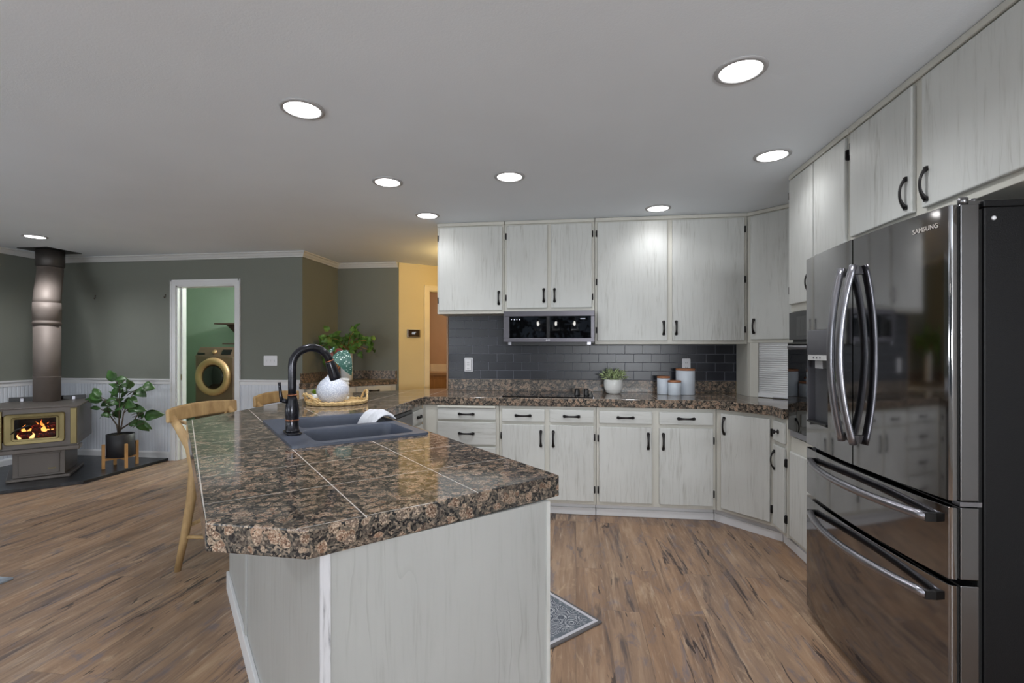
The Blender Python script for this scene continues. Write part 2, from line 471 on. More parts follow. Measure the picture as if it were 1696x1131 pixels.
def beadmat():
    t = NT('white_beadboard')
    tc = t.n('ShaderNodeTexCoord'); sx = t.n('ShaderNodeSeparateXYZ'); t.l(tc.outputs['Object'], sx.inputs[0])
    s_ = t.math('ADD', sx.outputs[0], sx.outputs[1])
    p = t.math('PINGPONG', s_, .0205)
    g = t.ramp(p, [(0, (0,0,0,1)), (.004, (.3,.3,.3,1)), (.008, (1,1,1,1))])
    t.base(lin((214,218,226)), .45)
    t.bump(g, .9, .003)
    return t.m
M_BEAD = beadmat()

def hearthmat():
    t = NT('black_hearth_tile')
    v = t.coord((1,1,1), rot=(0,0,0))
    br = t.n('ShaderNodeTexBrick'); br.offset = 0
    br.inputs['Scale'].default_value = 1; br.inputs['Brick Width'].default_value = .3; br.inputs['Row Height'].default_value = .3
    br.inputs['Mortar Size'].default_value = .003
    br.inputs['Color1'].default_value = lin((22,24,29)); br.inputs['Color2'].default_value = lin((27,29,34)); br.inputs['Mortar'].default_value = lin((30,32,36))
    t.l(v, br.inputs['Vector'])
    n = t.noise(t.coord((2,7,1)), 2.5, 4)
    col = t.mix(t.ramp(n, [(.45, (0,0,0,1)), (.75, (.6,.6,.6,1))]), br.outputs['Color'], lin((66,70,78)))
    t.base(col, .3); t.bump(n, .1, .002)
    return t.m
M_HEARTH = hearthmat()

def rugmat():
    t = NT('grey_oriental_rug')
    tc = t.n('ShaderNodeTexCoord'); sx = t.n('ShaderNodeSeparateXYZ'); t.l(tc.outputs['Object'], sx.inputs[0])
    ax = t.math('ABSOLUTE', sx.outputs[0]); ay = t.math('ABSOLUTE', sx.outputs[1])
    d = t.math('MINIMUM', t.math('SUBTRACT', .45, ax), t.math('SUBTRACT', .30, ay))
    vo = t.n('ShaderNodeTexVoronoi', feature='F1'); vo.inputs['Scale'].default_value = 15; vo.inputs['Randomness'].default_value = .6
    t.l(tc.outputs['Object'], vo.inputs['Vector'])
    w_ = t.math('SINE', t.math('MULTIPLY', vo.outputs['Distance'], 30.0))
    n = t.noise(t.coord(), 60, 3, .7)
    f = t.math('ADD', t.math('MULTIPLY', w_, .35), n)
    inner = t.ramp(f, [(.2, lin((78,84,94))), (.42, lin((96,102,112))), (.52, lin((172,174,178))), (.66, lin((186,186,188))), (.8, lin((84,90,100)))])
    vo2 = t.n('ShaderNodeTexVoronoi', feature='F1'); vo2.inputs['Scale'].default_value = 34; t.l(tc.outputs['Object'], vo2.inputs['Vector'])
    bor = t.ramp(vo2.outputs['Distance'], [(.2, lin((78,84,92))), (.32, lin((140,143,148))), (.5, lin((96,102,110)))])
    c = t.mix(t.math('LESS_THAN', d, .055), inner, bor)
    c = t.mix(t.math('LESS_THAN', d, .030), c, lin((188,186,192)))
    c = t.mix(t.math('LESS_THAN', d, .014), c, lin((96,92,92)))
    t.base(c, .95); t.bump(n, .4, .003)
    return t.m
M_RUG = rugmat()
M_RUG2 = plain('pale_blue_grey_rug', (140,148,158), .95, var=.25, vs=14)

def vasemat():
    t = NT('hammered_white_ceramic')
    vo = t.n('ShaderNodeTexVoronoi', feature='F1'); vo.inputs['Scale'].default_value = 115; vo.inputs['Randomness'].default_value = .75
    t.l(t.coord(), vo.inputs['Vector'])
    c = t.ramp(vo.outputs['Distance'], [(.0, lin((236,238,244))), (.35, lin((222,226,236))), (.6, lin((192,198,214)))])
    t.base(c, .45); t.bump(t.ramp(vo.outputs['Distance'], [(.1, (1,1,1,1)), (.6, (0,0,0,1))]), .5, .002)
    return t.m
M_VASE = vasemat()
def spotleaf():
    t = NT('polka_dot_begonia_leaf')
    vo = t.n('ShaderNodeTexVoronoi', feature='F1'); vo.inputs['Scale'].default_value = 75; t.l(t.coord(), vo.inputs['Vector'])
    c = t.ramp(vo.outputs['Distance'], [(.0, lin((226,236,232))), (.25, lin((206,222,214))), (.34, lin((52,96,84))), (1, lin((44,84,76)))])
    t.base(c, .4); return t.m
M_SPOT = spotleaf()
def weave():
    t = NT('woven_seagrass')
    n = t.noise(t.coord((1,1,3)), 70, 3, .6)
    t.base(t.ramp(n, [(.3, lin((156,120,74))), (.55, lin((214,184,132))), (.8, lin((236,212,166)))]), .7)
    t.bump(n, .8, .004); return t.m
M_WEAVE = weave()
def treemat():
    t = NT('hedge_leaves'); n = t.noise(t.coord(), 9, 5, .7)
    t.base(t.ramp(n, [(.35, lin((16,24,14))), (.55, lin((44,62,34))), (.75, lin((92,108,70)))]), .7); return t.m
def glassmat(name='clear_glass'):
    t = NT(name); t.base((1,1,1,1), .02); t.b.inputs['Transmission Weight'].default_value = 1.0; t.b.inputs['IOR'].default_value = 1.1
    return t.m
M_GLASS = glassmat()

# ------------------------------------------------------------------ room shell
def wallbox(name, x0, y0, x1, y1, mat, z0=0, z1=CEIL):
    return struct(name, MB().box(x0, y0, z0, x1, y1, z1), mat)
def wall_line(name, p, q, th, mat, z0=0, z1=CEIL, holes=()):
    """wall from p to q, thickness th to the left of p->q, door holes (s0, s1, ztop)"""
    p = Vector(p); q = Vector(q); L = (q-p).length; a = math.atan2(q.y-p.y, q.x-p.x)
    M = Matrix.Translation((p.x, p.y, 0)) @ Matrix.Rotation(a, 4, 'Z')
    mb = MB(); s = 0
    for (a0, a1, zt) in holes:
        mb.box(s, 0, z0, a0, th, z1, M); mb.box(a0, 0, zt, a1, th, z1, M); s = a1
    mb.box(s, 0, z0, L, th, z1, M)
    return struct(name, mb, mat)

struct('floor', MB().box(-7.2, -3.6, -.12, 2.2, 9.4, 0), M_FLOOR)
struct('ceiling', MB().box(-7.2, -3.6, CEIL, 2.2, 9.4, CEIL+.12), M_CEIL)
YS = 5.06      # stove wall
wallbox('wall_right', 1.985, -3.6, 2.12, 9.4, M_OFFW)
wallbox('wall_back', -1.18, 4.40, 1.985, 4.52, M_YELLOW)
wallbox('wall_left', -6.29, -3.6, -6.15, YS, M_GREEN)
def holewall(name, x0, x1, y0, y1, hx0, hx1, hz, mat):
    mb = MB().box(x0, y0, 0, hx0, y1, CEIL).box(hx1, y0, 0, x1, y1, CEIL).box(hx0, y0, hz, hx1, y1, CEIL)
    return struct(name, mb, mat)
holewall('wall_far_left', -6.29, -3.04, YS, YS+.12, -4.61, -3.86, 2.03, M_GREEN)
wallbox('wall_niche_left', -3.16, YS+.12, -3.04, 5.99, M_GREEN)
wallbox('wall_niche_back', -3.04, 5.87, -2.225, 5.99, M_GREEN)
# laundry room
wallbox('wall_laundry_back', -7.05, 7.62, -3.16, 7.74, M_LAUN)
wallbox('wall_laundry_left', -7.05, YS+.12, -6.95, 7.62, M_LAUN)
wallbox('wall_laundry_right', -3.30, YS+.12, -3.16, 7.62, M_LAUN)
struct('wall_laundry_front', MB().box(-6.95, YS+.12, 0, -4.61, YS+.13, CEIL).box(-3.86, YS+.12, 0, -3.30, YS+.13, CEIL).box(-4.61, YS+.12, 2.03, -3.86, YS+.13, CEIL), M_LAUN)
# hall: slanted cream wall with a doorway
HA = math.atan2(.33, .414)
p0 = Vector((-2.235, 5.87)); hd = Vector((math.cos(HA), math.sin(HA)))
p1 = p0 + hd*2.6
wall_line('wall_hall', p0, p1, .1, M_YELLOW, holes=[(.415, 1.17, 2.06)])
wallbox('wall_hall_right', -.35, 4.52, -.23, 7.6, M_YELLOW)
# bathroom beyond the hall doorway
wallbox('wall_bathroom_back', -3.04, 8.3, .6, 8.4, M_TAN)
wallbox('wall_bathroom_left', -3.04, 5.99, -2.94, 8.3, M_TAN)
# rear wall behind the camera, with window openings
mbw = MB()
def rearwall():
    xs = [(-5.7, -2.5, .7, 2.15), (-1.75, .45, .7, 2.15)]
    s = -6.29; y0, y1 = -3.52, -3.40
    for x0, x1, z0, z1 in xs:
        mbw.box(s, y0, 0, x0, y1, CEIL); mbw.box(x0, y0, 0, x1, y1, z0); mbw.box(x0, y0, z1, x1, y1, CEIL); s = x1
    mbw.box(s, y0, 0, 1.985, y1, CEIL)
rearwall()
struct('wall_rear', mbw, M_OFFW)
for k, (x0, x1) in enumerate(((-5.7, -2.5), (-1.75, .45))):
    mb = MB(); z0, z1 = .7, 2.15
    for a in (x0, (x0+x1)/2, x1): mb.box(a-.035, -3.50, z0, a+.035, -3.42, z1)
    mb.box(x0, -3.5, z0, x1, -3.42, z0+.06).box(x0, -3.5, z1-.06, x1, -3.42, z1)
    wf = struct('window_%d' % (k+1), mb, M_WHITE)
    g = MB().box(x0+.03, -3.468, z0+.05, x1-.03, -3.462, z1-.05).build('window_pane', M_GLASS, wf)
# garden shrub line outside the dining window, seen only mirrored in the microwave door
mbh = MB(); rnd = random.Random(3)
for i in range(34):
    c = Vector((-2.6+rnd.random()*3.8, -5.2-rnd.random()*.6, .5+rnd.random()*1.9)); r = .28+rnd.random()*.25
    for j in range(26):
        d = Vector((rnd.gauss(0,1), rnd.gauss(0,1), rnd.gauss(0,1))).normalized()
        b = c + d*r*.6
        mbh.leaf(b, b+d*.22+Vector((rnd.gauss(0,.05),rnd.gauss(0,.05),rnd.gauss(0,.05))), (rnd.gauss(0,1), rnd.gauss(0,1), 1), .13, seg=3)
tag(mbh.build('shrub', treemat()), 'dark green shrubs outside the dining window behind the camera', 'shrub', kind='stuff')

# crown moulding, chair rail, wainscot, baseboards
def molding(name, pts, prof, mat, closed=False):
    """sweep a profile [(out, z)] along wall points; 'out' is to the right of travel"""
    P = [Vector((x, y)) for x, y in pts]; m = len(P); mb = MB(); vs = []; fs = []; k = len(prof)
    for i in range(m):
        if i == 0: d = (P[1]-P[0]).normalized(); nrm = Vector((d.y, -d.x)); sc = 1
        elif i == m-1: d = (P[i]-P[i-1]).normalized(); nrm = Vector((d.y, -d.x)); sc = 1
        else:
            d1 = (P[i]-P[i-1]).normalized(); d2 = (P[i+1]-P[i]).normalized()
            n1 = Vector((d1.y,-d1.x)); n2 = Vector((d2.y,-d2.x)); nrm = (n1+n2).normalized(); sc = 1/max(.3, nrm.dot(n1))
        for o_, z in prof:
            q = P[i] + nrm*o_*sc; vs.append((q.x, q.y, z))
    for i in range(m-1):
        for j in range(k):
            fs.append((i*k+j, i*k+(j+1)%k, (i+1)*k+(j+1)%k, (i+1)*k+j))
    fs.append(tuple(range(k))); fs.append(tuple((m-1)*k+j for j in range(k-1,-1,-1)))
    mb.add(vs, fs)
    return struct(name, mb, mat)
crown_prof = [(0, CEIL-.062), (.012, CEIL-.062), (.016, CEIL-.05), (.03, CEIL-.035), (.04, CEIL-.018), (.052, CEIL-.012), (.052, CEIL-.0005), (0, CEIL-.0005)]
molding('trim_1', [(-6.15, -3.4), (-6.15, YS), (-3.04, YS), (-3.04, 5.87), (-2.235, 5.87)], crown_prof, M_CROWN)
rail_prof = [(0, .885), (.014, .885), (.016, .925), (.028, .932), (.03, .948), (0, .948)]
base_prof = [(0, .0), (.016, .0), (.016, .085), (.010, .1), (0, .1)]
molding('trim_2', [(-6.15, -3.4), (-6.15, YS), (-4.675, YS)], rail_prof, M_WHITE)
molding('trim_3', [(-3.795, YS), (-3.06, YS), (-3.045, YS)], rail_prof, M_WHITE)
molding('baseboard_left', [(-6.15+.006, -3.4), (-6.15+.006, YS-.006), (-4.675, YS-.006)], base_prof, M_WHITE)
molding('baseboard_far', [(-3.795, YS-.006), (-3.045, YS-.006)], base_prof, M_WHITE)
struct('trim_4', MB().box(-6.15, YS-.008, 0, -4.675, YS-.0005, .89), M_BEAD)
struct('trim_5', MB().box(-3.795, YS-.008, 0, -3.045, YS-.0005, .89), M_BEAD)
struct('trim_6', MB().box(-6.1495, -3.39, 0, -6.142, YS-.01, .89), M_BEAD)
# subway tile field
struct('trim_7', MB().box(-1.178, 4.386, 1.018, 1.42, 4.3995, 1.64), M_TILE)
struct('trim_8', MB().box(-1.196, 4.384, CT+.002, -1.1805, 4.524, 1.62), plain('brown_wall_end', (150,118,90), .6))
# door casings
def casing(name, M, w_, h, depth, cw=.062, t=.016, mat=M_WHITE):
    mb = MB()
    mb.box(-cw, -t, 0, 0, 0, h+cw, M).box(w_, -t, 0, w_+cw, 0, h+cw, M).box(0, -t, h, w_, 0, h+cw, M)
    mb.box(-cw-.004, -t-.006, 0, -cw+.014, 0, h+cw+.004, M).box(w_+cw-.014, -t-.006, 0, w_+cw+.004, 0, h+cw+.004, M).box(-cw, -t-.006, h+cw-.014, w_+cw, 0, h+cw+.004, M)
    mb.box(-.001, 0, 0, .012, depth, h, M).box(w_-.012, 0, 0, w_+.001, depth, h, M).box(0, 0, h-.012, w_, depth, h+.001, M)
    mb.box(.012, depth*.45, 0, .024, depth*.75, h, M).box(w_-.024, depth*.45, 0, w_-.012, depth*.75, h, M)
    return struct(name, mb, mat)
d1 = casing('door_1', Matrix.Translation((-4.61, YS, 0)), .75, 2.03, .13)
MB().box(-4.5985, YS+.05, .93, -4.594, YS+.085, 1.0).build('strike_plate', M_BRASS, d1)
casing('door_2', Matrix.Translation((p0.x, p0.y, 0)) @ Matrix.Rotation(HA, 4, 'Z') @ Matrix.Translation((.415, 0, 0)), .755, 2.06, .1, mat=plain('cream_door_casing', (232,218,184), .5))

# ------------------------------------------------------------------ cabinetry helpers
def pull(length, parent, loc, vertical=True, name='handle'):
    """flat arched pull with flared ends, in the root's local frame (front = -y)"""
    mb = MB(); L = length/2; pts = []; rs = []
    n = 12
    for i in range(n+1):
        t = -1+2*i/n
        out = .004 + .021*(1-abs(t)**2.4)
        wd = .0052 + .0045*abs(t)**3
        pts.append((0, -out, t*L) if vertical else (t*L, -out, 0)); rs.append(wd*1.35)
    mb.tube(pts, .006, 8, rs=rs, flat=.55, up=(1,0,0) if vertical else (0,0,1))
    for s in (-1, 1):
        if vertical: mb.box(-.008, -.008, s*L-.009, .008, 0, s*L+.009)
        else: mb.box(s*L-.009, -.008, -.008, s*L+.009, 0, .008)
    M = Matrix.Translation(Vector(loc))
    mb.v = [tuple(M @ Vector(p)) for p in mb.v]
    return mb.build(name, M_BLACKM, parent)
def door(root, x0, x1, z0, z1, hinge='L', hy=None, hlen=.11, nh=2, mat=None, t=.019, y=0, frame_t=0, handle=True):
    d = MB().box(x0, y-t, z0, x1, y-.0005, z1).build('door', mat or M_WASH, root, bevel=.005, seg=2)
    hx = (x1-.03) if hinge == 'L' else (x0+.03)
    if handle:
        zc = hy if hy is not None else z0+.12
        pull(hlen, d, (hx, y-t, zc), True)
    zs = [z0+.09, z1-.09] if nh == 2 else [z0+.09, (z0+z1)/2, z1-.09]
    if nh:
        for z in zs:
            xe = x0-.006 if hinge == 'L' else x1+.006
            MB().box(xe-.0055, y-.013, z-.026, xe+.0055, y-.0005, z+.026).cyl((xe, y-.014, z-.022), (xe, y-.014, z+.022), .004, 8).build('hinge', M_BLACKM, d)
    return d
def drawer(root, x0, x1, z0, z1, hlen=.115, y=0, t=.019, knob=False, handle=True):
    d = MB().box(x0, y-t, z0, x1, y-.0005, z1).build('drawer', M_WASH_H, root, bevel=.005, seg=2)
    if knob:
        mb = MB(); Mx = Matrix.Translation(((x0+x1)/2, y-t, (z0+z1)/2)) @ Matrix.Rotation(PI/2, 4, 'X')
        mb.lathe([(.016,0),(.016,.003),(.007,.005),(.006,.018),(.014,.022),(.015,.029),(.008,.033)], 20, Mx)
        mb.build('knob', M_BLACKM, d)
    elif handle: pull(hlen, d, ((x0+x1)/2, y-t, (z0+z1)/2), False)
    return d
def carcass(root, w_, z0, z1, depth, x0=0, mat=None, toe=False, name='body'):
    b = MB().box(x0, 0, z0, x0+w_, depth, z1).build(name, mat or M_FRAME, root, bevel=.0015, seg=1)
    if toe:
        MB().box(x0, .07, 0, x0+w_, depth, z0-.001).build('toe_kick', M_WHITE, root)
        MB().box(x0, .052, 0, x0+w_, .0695, .055).build('base_trim', M_WHITE, root, bevel=.003)
    return b

# ------------------------------------------------------------------ upper cabinets (back wall). local: x right, front at y=0
YU = 4.10; UTOP = 2.36
def upper(label, x0, x1, z0, doors, group='wall cabinets above the range counter'):
    r = thing('wall_cabinet', label, 'cabinet', (x0, YU, z0), 0, None)
    h = CEIL-.002-z0
    MB().box(0, 0, 0, x1-x0-.0015, 4.385-YU if z0 < 1.62 else 4.385-YU, h).build('body', M_FRAME, r, bevel=.0015, seg=1)
    MB().box(0, -.016, h-.030, x1-x0-.0015, -.0005, h).build('crown_strip', M_FRAME, r, bevel=.006)
    for a, b, hg, n in doors:
        door(r, a-x0, b-x0, .027, UTOP-.012-z0, hg, hy=.027+.105, nh=n, hlen=.105)
    return r
upper('whitewashed single-door wall cabinet at the left end, over bare tile', -1.200, -.606, 1.60, [(-1.185, -.625, 'L', 2)])
upper('whitewashed two-door wall cabinet directly above the microwave', -.604, .155, 1.615, [(-.588, -.24, 'L', 2), (-.209, .131, 'R', 2)])
upper('tall whitewashed two-door wall cabinet right of the microwave', .157, 1.365, 1.335, [(.176, .741, 'L', 3), (.78, 1.340, 'R', 3)])

# corner cabinet with roll-up appliance garage, set diagonally
r = thing('corner_cabinet', 'tall diagonal corner cabinet with roll-up tambour door sitting on the counter', 'cabinet', (1.3675, 4.10, CT+.001), -PI/4)
W = .60
# body as prism in local space: hexagon back to the walls
def tolocal(r, pts):
    M = (Matrix.Translation(r.location) @ Matrix.Rotation(r.rotation_euler.z, 4, 'Z')).inverted()
    return [((M @ Vector((x, y, r.location.z))).x, (M @ Vector((x, y, r.location.z))).y) for x, y in pts]
e1 = (1.3675+W*math.cos(-PI/4), 4.10+W*math.sin(-PI/4))
foot = [(1.3675, 4.10), e1, (1.975, 3.70), (1.975, 4.373), (1.3675, 4.373)]
hb = CEIL-.002-CT-.001
MB().prism(tolocal(r, foot), 0.43, hb).build('body', M_FRAME, r, bevel=.0015, seg=1)
side = MB().prism(tolocal(r, [(1.3675, 4.10), (1.3855, 4.10), (1.3855, 4.373), (1.3675, 4.373)]), 0, .4295)
MB().box(W-.06, 0, 0, W, .018, .4295).build('door_stile', M_FRAME, r)
MB().box(.0185, -.001, 0, .085, .018, .4295).build('door_stile', M_FRAME, r)
side.build('side_panel', M_FRAME, r)
MB().box(0, -.016, hb-.03, W, -.0005, hb).build('crown_strip', M_FRAME, r, bevel=.006)
door(r, .03, W-.03, .455, UTOP-.012-CT, 'R', hy=.455+.105, nh=2, hlen=.105)
tb = MB()
for i in range(24):
    z = .035+i*.0165
    tb.tube([(.085, .012, z+.008), (W-.06, .012, z+.008)], .0088, 8, flat=.6, up=(0,0,1))
tb.box(.085, .0, .004, W-.06, .016, .036)
td = tb.build('tambour_door', M_WHITE, r)
MB().box(.2, -.012, .004, .34, .0, .012).build('finger_pull', M_STEEL, td)

# ------------------------------------------------------------------ base cabinets (back run)
YB = 3.765
def basecab(label, x0, x1, items):
    r = thing('base_cabinet', label, 'cabinet', (x0, YB, 0), 0)
    carcass(r, x1-x0-.0015, .098, CB-.001, .60, toe=True)
    for it in items:
        if it[0] == 'door': door(r, it[1]-x0, it[2]-x0, it[3], it[4], it[5], hy=it[6], nh=2, hlen=.115)
        else: drawer(r, it[1]-x0, it[2]-x0, it[3], it[4])
    return r
rl = basecab('base cabinet stack of whitewashed drawers nearest the peninsula corner', -1.2275, -.60,
    [('dr', -1.098, -.625, .735, .826), ('dr', -1.098, -.625, .537, .717), ('dr', -1.098, -.625, .335, .52), ('dr', -1.098, -.625, .125, .318)])
MB().box(.13, -.03, .829, .6, -.0005, .847).build('pull_out_board', M_FRAME, rl, bevel=.003)
basecab('base cabinet with two drawers and two doors below the black cooktop', -.598, .153,
    [('dr', -.578, -.240, .727, .826), ('dr', -.204, .135, .727, .826), ('door', -.578, -.240, .125, .706, 'L', .60), ('door', -.204, .135, .125, .706, 'R', .60)])
basecab('base cabinet with two drawers and two doors below the white canisters', .155, 1.034,
    [('dr', .175, .570, .727, .822), ('dr', .620, 1.010, .727, .822), ('door', .175, .570, .125, .702, 'L', .60), ('door', .620, 1.010, .125, .702, 'R', .60)])

# diagonal corner base
A0 = Vector((1.036, YB)); A1 = Vector((1.326, 3.452))
ang = math.atan2(A1.y-A0.y, A1.x-A0.x); WL = (A1-A0).length
r = thing('corner_base_cabinet', 'diagonal corner base cabinet with one tall whitewashed door', 'cabinet', (A0.x, A0.y, 0), ang)
foot = [(1.036, YB), (1.326, 3.452), (1.97, 3.452), (1.97, 4.366), (1.036, 4.366)]
MB().prism(tolocal(r, foot), .098, CB-.001).build('body', M_FRAME, r, bevel=.0015, seg=1)
foot2 = [(1.036, YB+.07), (1.396, 3.46), (1.97, 3.46), (1.97, 4.36), (1.036, 4.36)]
MB().prism(tolocal(r, foot2), 0, .097).build('toe_kick', M_WHITE, r)
f3 = [(1.036, YB+.052), (1.036, YB+.068), (1.394, 3.458), (1.377, 3.458)]
MB().prism(tolocal(r, f3), 0, .055).build('base_trim', M_WHITE, r)
door(r, .045, WL-.025, .125, .822, 'R', hy=.735, nh=2, hlen=.115)

# narrow right unit with knob drawer, facing -x
def rframe(y): return (1.326, y, 0)
r = thing('base_cabinet', 'narrow base cabinet with small round-knob drawer, between corner unit and oven', 'cabinet', (1.326, 3.450, 0), -PI/2)
carcass(r, .195, .098, CB-.001, .64, toe=True)
drawer(r, .012, .182, .688, .822, knob=True)
door(r, .012, .182, .125, .662, 'R', hy=.56, nh=2, hlen=.115)

# ------------------------------------------------------------------ oven tower
XT = 1.345
r = thing('oven_cabinet', 'tall floor-to-ceiling whitewashed cabinet housing the wall oven, left of fridge', 'cabinet', (XT, 3.253, 0), -PI/2)
TW = .672; D_ = .635
fb = MB()
fb.box(0, 0, .098, TW, D_, .745).box(0, 0, 1.525, TW, D_, CEIL-.002)
fb.box(0, 0, .745, .028, D_, 1.525).box(TW-.028, 0, .745, TW, D_, 1.525)
fb.build('body', M_FRAME, r, bevel=.0015, seg=1)
MB().box(0, .05, 0, TW, D_, .097).build('toe_kick', M_WHITE, r)
MB().box(0, .034, 0, TW, .0495, .055).build('base_trim', M_WHITE, r)
MB().box(0, -.016, CEIL-.032, TW, -.0005, CEIL-.002).build('crown_strip', M_FRAME, r, bevel=.006)
door(r, .012, .318, 1.572, UTOP-.012, 'L', hy=1.68, nh=2)
door(r, .330, .648, 1.572, UTOP-.012, 'R', hy=1.68, nh=2)
door(r, .02, .65, .125, .655, 'R', hy=.56, nh=0, handle=False)
r = thing('wall_oven', 'black glass built-in wall oven with silver handle, seen beside the fridge', 'oven', (XT, 3.253-.03, .75), -PI/2)
OW = TW-.06
MB().box(0, .0, .0, OW, .50, .772).build('body', M_BLACK, r)
MB().box(-.004, -.022, .60, OW+.004, -.0005, .770).build('control_panel', M_OVENGLS, r, bevel=.002)
MB().box(.10, -.0235, .625, .42, -.0222, .74).build('display', M_GLASSBLK, r)
od = MB().box(-.004, -.03, .045, OW+.004, -.0005, .585).build('oven_door', M_GLASSBLK, r, bevel=.002)
hb_ = MB()
pts = [(.03+ (OW-.06)*i/12, -.03-.045*math.sin(PI*i/12)**.5, .555) for i in range(13)]
hb_.tube(pts, .013, 12).build('handle', M_STEEL, od)
MB().box(-.004, -.016, 0.004, OW+.004, -.0005, .04).build('vent_trim', M_STEEL, r, bevel=.002)

# over-fridge cabinet
YF0, YF1 = 2.579, 1.05
r = thing('wall_cabinet', 'large whitewashed wall cabinet above the fridge', 'cabinet', (XT, YF0, 1.805), -PI/2)
MB().box(0, 0, 0, YF0-YF1, .635, CEIL-.002-1.805).build('body', M_FRAME, r, bevel=.0015, seg=1)
MB().box(0, -.016, CEIL-.032-1.805, YF0-YF1, -.0005, CEIL-.002-1.805).build('crown_strip', M_FRAME, r, bevel=.006)
for a, b, hg in ((2.556, 2.118, 'L'), (2.062, 1.45, 'R'), (1.43, 1.07, 'R')):
    dd = door(r, YF0-a, YF0-b, .034, UTOP-.014-1.805, hg, hy=.034+.085, nh=0, hlen=.115, t=.02)
MB().box(.008, -.014, .44, .019, -.0005, .50).build('hinge', M_BLACKM, r)
# end panel right of fridge down to floor
# ------------------------------------------------------------------ refrigerator
r = thing('refrigerator', 'black stainless french-door refrigerator with two bottom drawers', 'refrigerator', (1.13, 2.10, 0), -PI/2)
HW = .464
def fr_prof(xa, xb, rl, rr, n=22):
    """front curve from xa to xb (bulging -y), with rounded ends; returns outline polygon closed at y=.083"""
    pts = []
    for i in range(n+1):
        x = xa+(xb-xa)*i/n
        y = -.030*(1-(x/HW)**2)
        pts.append((x, y))
    out = []
    if rl: out += [(xa, .010), (xa+.0015, .004)]; pts[0] = (xa+.005, pts[0][1]+.0002)
    out += pts[:-1]
    if rr: out += [(xb-.005, pts[-1][1]), (xb-.0015, .004), (xb, .010)]
    else: out += [pts[-1]]
    return out
def fr_panel(name, xa, xb, z0, z1, rl, rr, hole=None, mat=None):
    front = fr_prof(xa, xb, rl, rr)
    poly = front + [(xb, .021), (xa, .021)]
    mb = MB(); mb.prism(poly, z0, z1)
    return mb
def frdoor(name, xa, xb, z0, z1, rl, rr, z_side=0.0):
    o = fr_panel(name, xa, xb, z0, z1, rl, rr).build(name, M_BLKSTEEL, r, bevel=.0012, seg=1, angle=60)
    for p in o.data.polygons: pass
    auto_sharp(o.data, 30)
    MB().box(xa+.004, .0212, z0+.004, xb-.004, .0295, z1-.004).build('gasket', M_BLACKGAP, o)
    MB().box(xa, .0297, z0+z_side, xb, .081, z1-z_side*2).build('door_liner', M_BLKSTEEL2, o, bevel=.003)
    return o
ld = None
# left door is built around the dispenser recess
zd0, zd1 = .832, 1.735
dx0, dx1 = -.405, -.205; dz0, dz1 = .945, 1.385
mb = MB()
def strip(xa, xb, z0, z1, rl, rr):
    mb.prism(fr_prof(xa, xb, rl, rr, 10)+[(xb, .021), (xa, .021)], z0, z1)
strip(-HW, dx0, zd0, zd1, True, False); strip(dx1, -.003, zd0, zd1, False, False)
strip(dx0, dx1, dz1, zd1, False, False); strip(dx0, dx1, zd0, dz0, False, False)
ld = mb.build('door', M_BLKSTEEL, r); auto_sharp(ld.data, 30)
MB().box(-HW+.004, .0212, zd0+.004, -.007, .0295, zd1-.004).build('gasket', M_BLACKGAP, ld)
MB().box(-HW, .0297, zd0, -.003, .081, zd1).build('door_liner', M_BLKSTEEL2, ld, bevel=.003)
dp = MB().box(dx0+.001, -.022, 1.268, dx1-.001, .0195, dz1-.001).build('dispenser_panel', M_STEEL, ld, bevel=.003)
MB().box(dx0+.012, -.0235, 1.243, dx1-.012, .0195, 1.2665).build('dispenser_buttons', plain('light_grey_buttons', (196,196,196), .4), ld)
for i in range(3): MB().lathe([(.004,0),(.004,.002)], 12, Matrix.Translation((dx0+.07+i*.03, -.0237, 1.255)) @ Matrix.Rotation(PI/2,4,'X')).build('button', M_GREYSLOT, dp)
MB().box(dx0+.001, .012, dz0+.001, dx1-.001, .0195, 1.242).build('dispenser_recess', plain('dark_grey_recess', (60,61,64), .4), ld)
MB().box(dx0+.001, -.020, dz0+.002, dx0+.008, .0118, 1.242).build('recess_trim', M_STEEL, ld)
MB().box(dx1-.008, -.020, dz0+.002, dx1-.001, .0118, 1.242).build('recess_trim', M_STEEL, ld)
MB().box(dx0+.01, -.028, dz0+.003, dx1-.01, .0115, dz0+.012).build('drip_tray', M_BLACK, ld)
MB().prism([(-.34,-.015),(-.27,-.015),(-.28,.011),(-.33,.011)], 1.205, 1.242).build('spout', plain('grey_nozzle', (150,150,152), .4), ld)
rd = frdoor('door', .003, HW, zd0, zd1, False, True)
text_mesh('wordmark', 'SAMSUNG', .022, plain('pale_lettering', (196,190,184), .4), rd, (.378, -.0125, 1.682), (PI/2, 0, math.atan(2*.03*.378/HW**2)), .0004)
d1_ = frdoor('drawer', -HW, HW, .592, .812, True, True)
d2_ = frdoor('drawer', -HW, HW, .035, .574, True, True)
for xh, dpar in ((-.034, ld), (.032, rd)):
    n = 24; pts = []; 
    for i in range(n+1):
        t = -1+2*i/n; z = 1.272+t*.352
        pts.append((xh+ (1 if xh > 0 else -1)*.010*(abs(t)**1.5), -.050-.046*(1-t*t), z))
    MB().tube(pts, .0195, 14, flat=.62, up=(1,0,0)).build('handle', M_STEEL, dpar)
    MB().box(xh-.012, -.052, .925, xh+.012, -.026, .955).box(xh-.012, -.052, 1.59, xh+.012, -.026, 1.62).build('handle_mount', M_BLKSTEEL2, dpar)
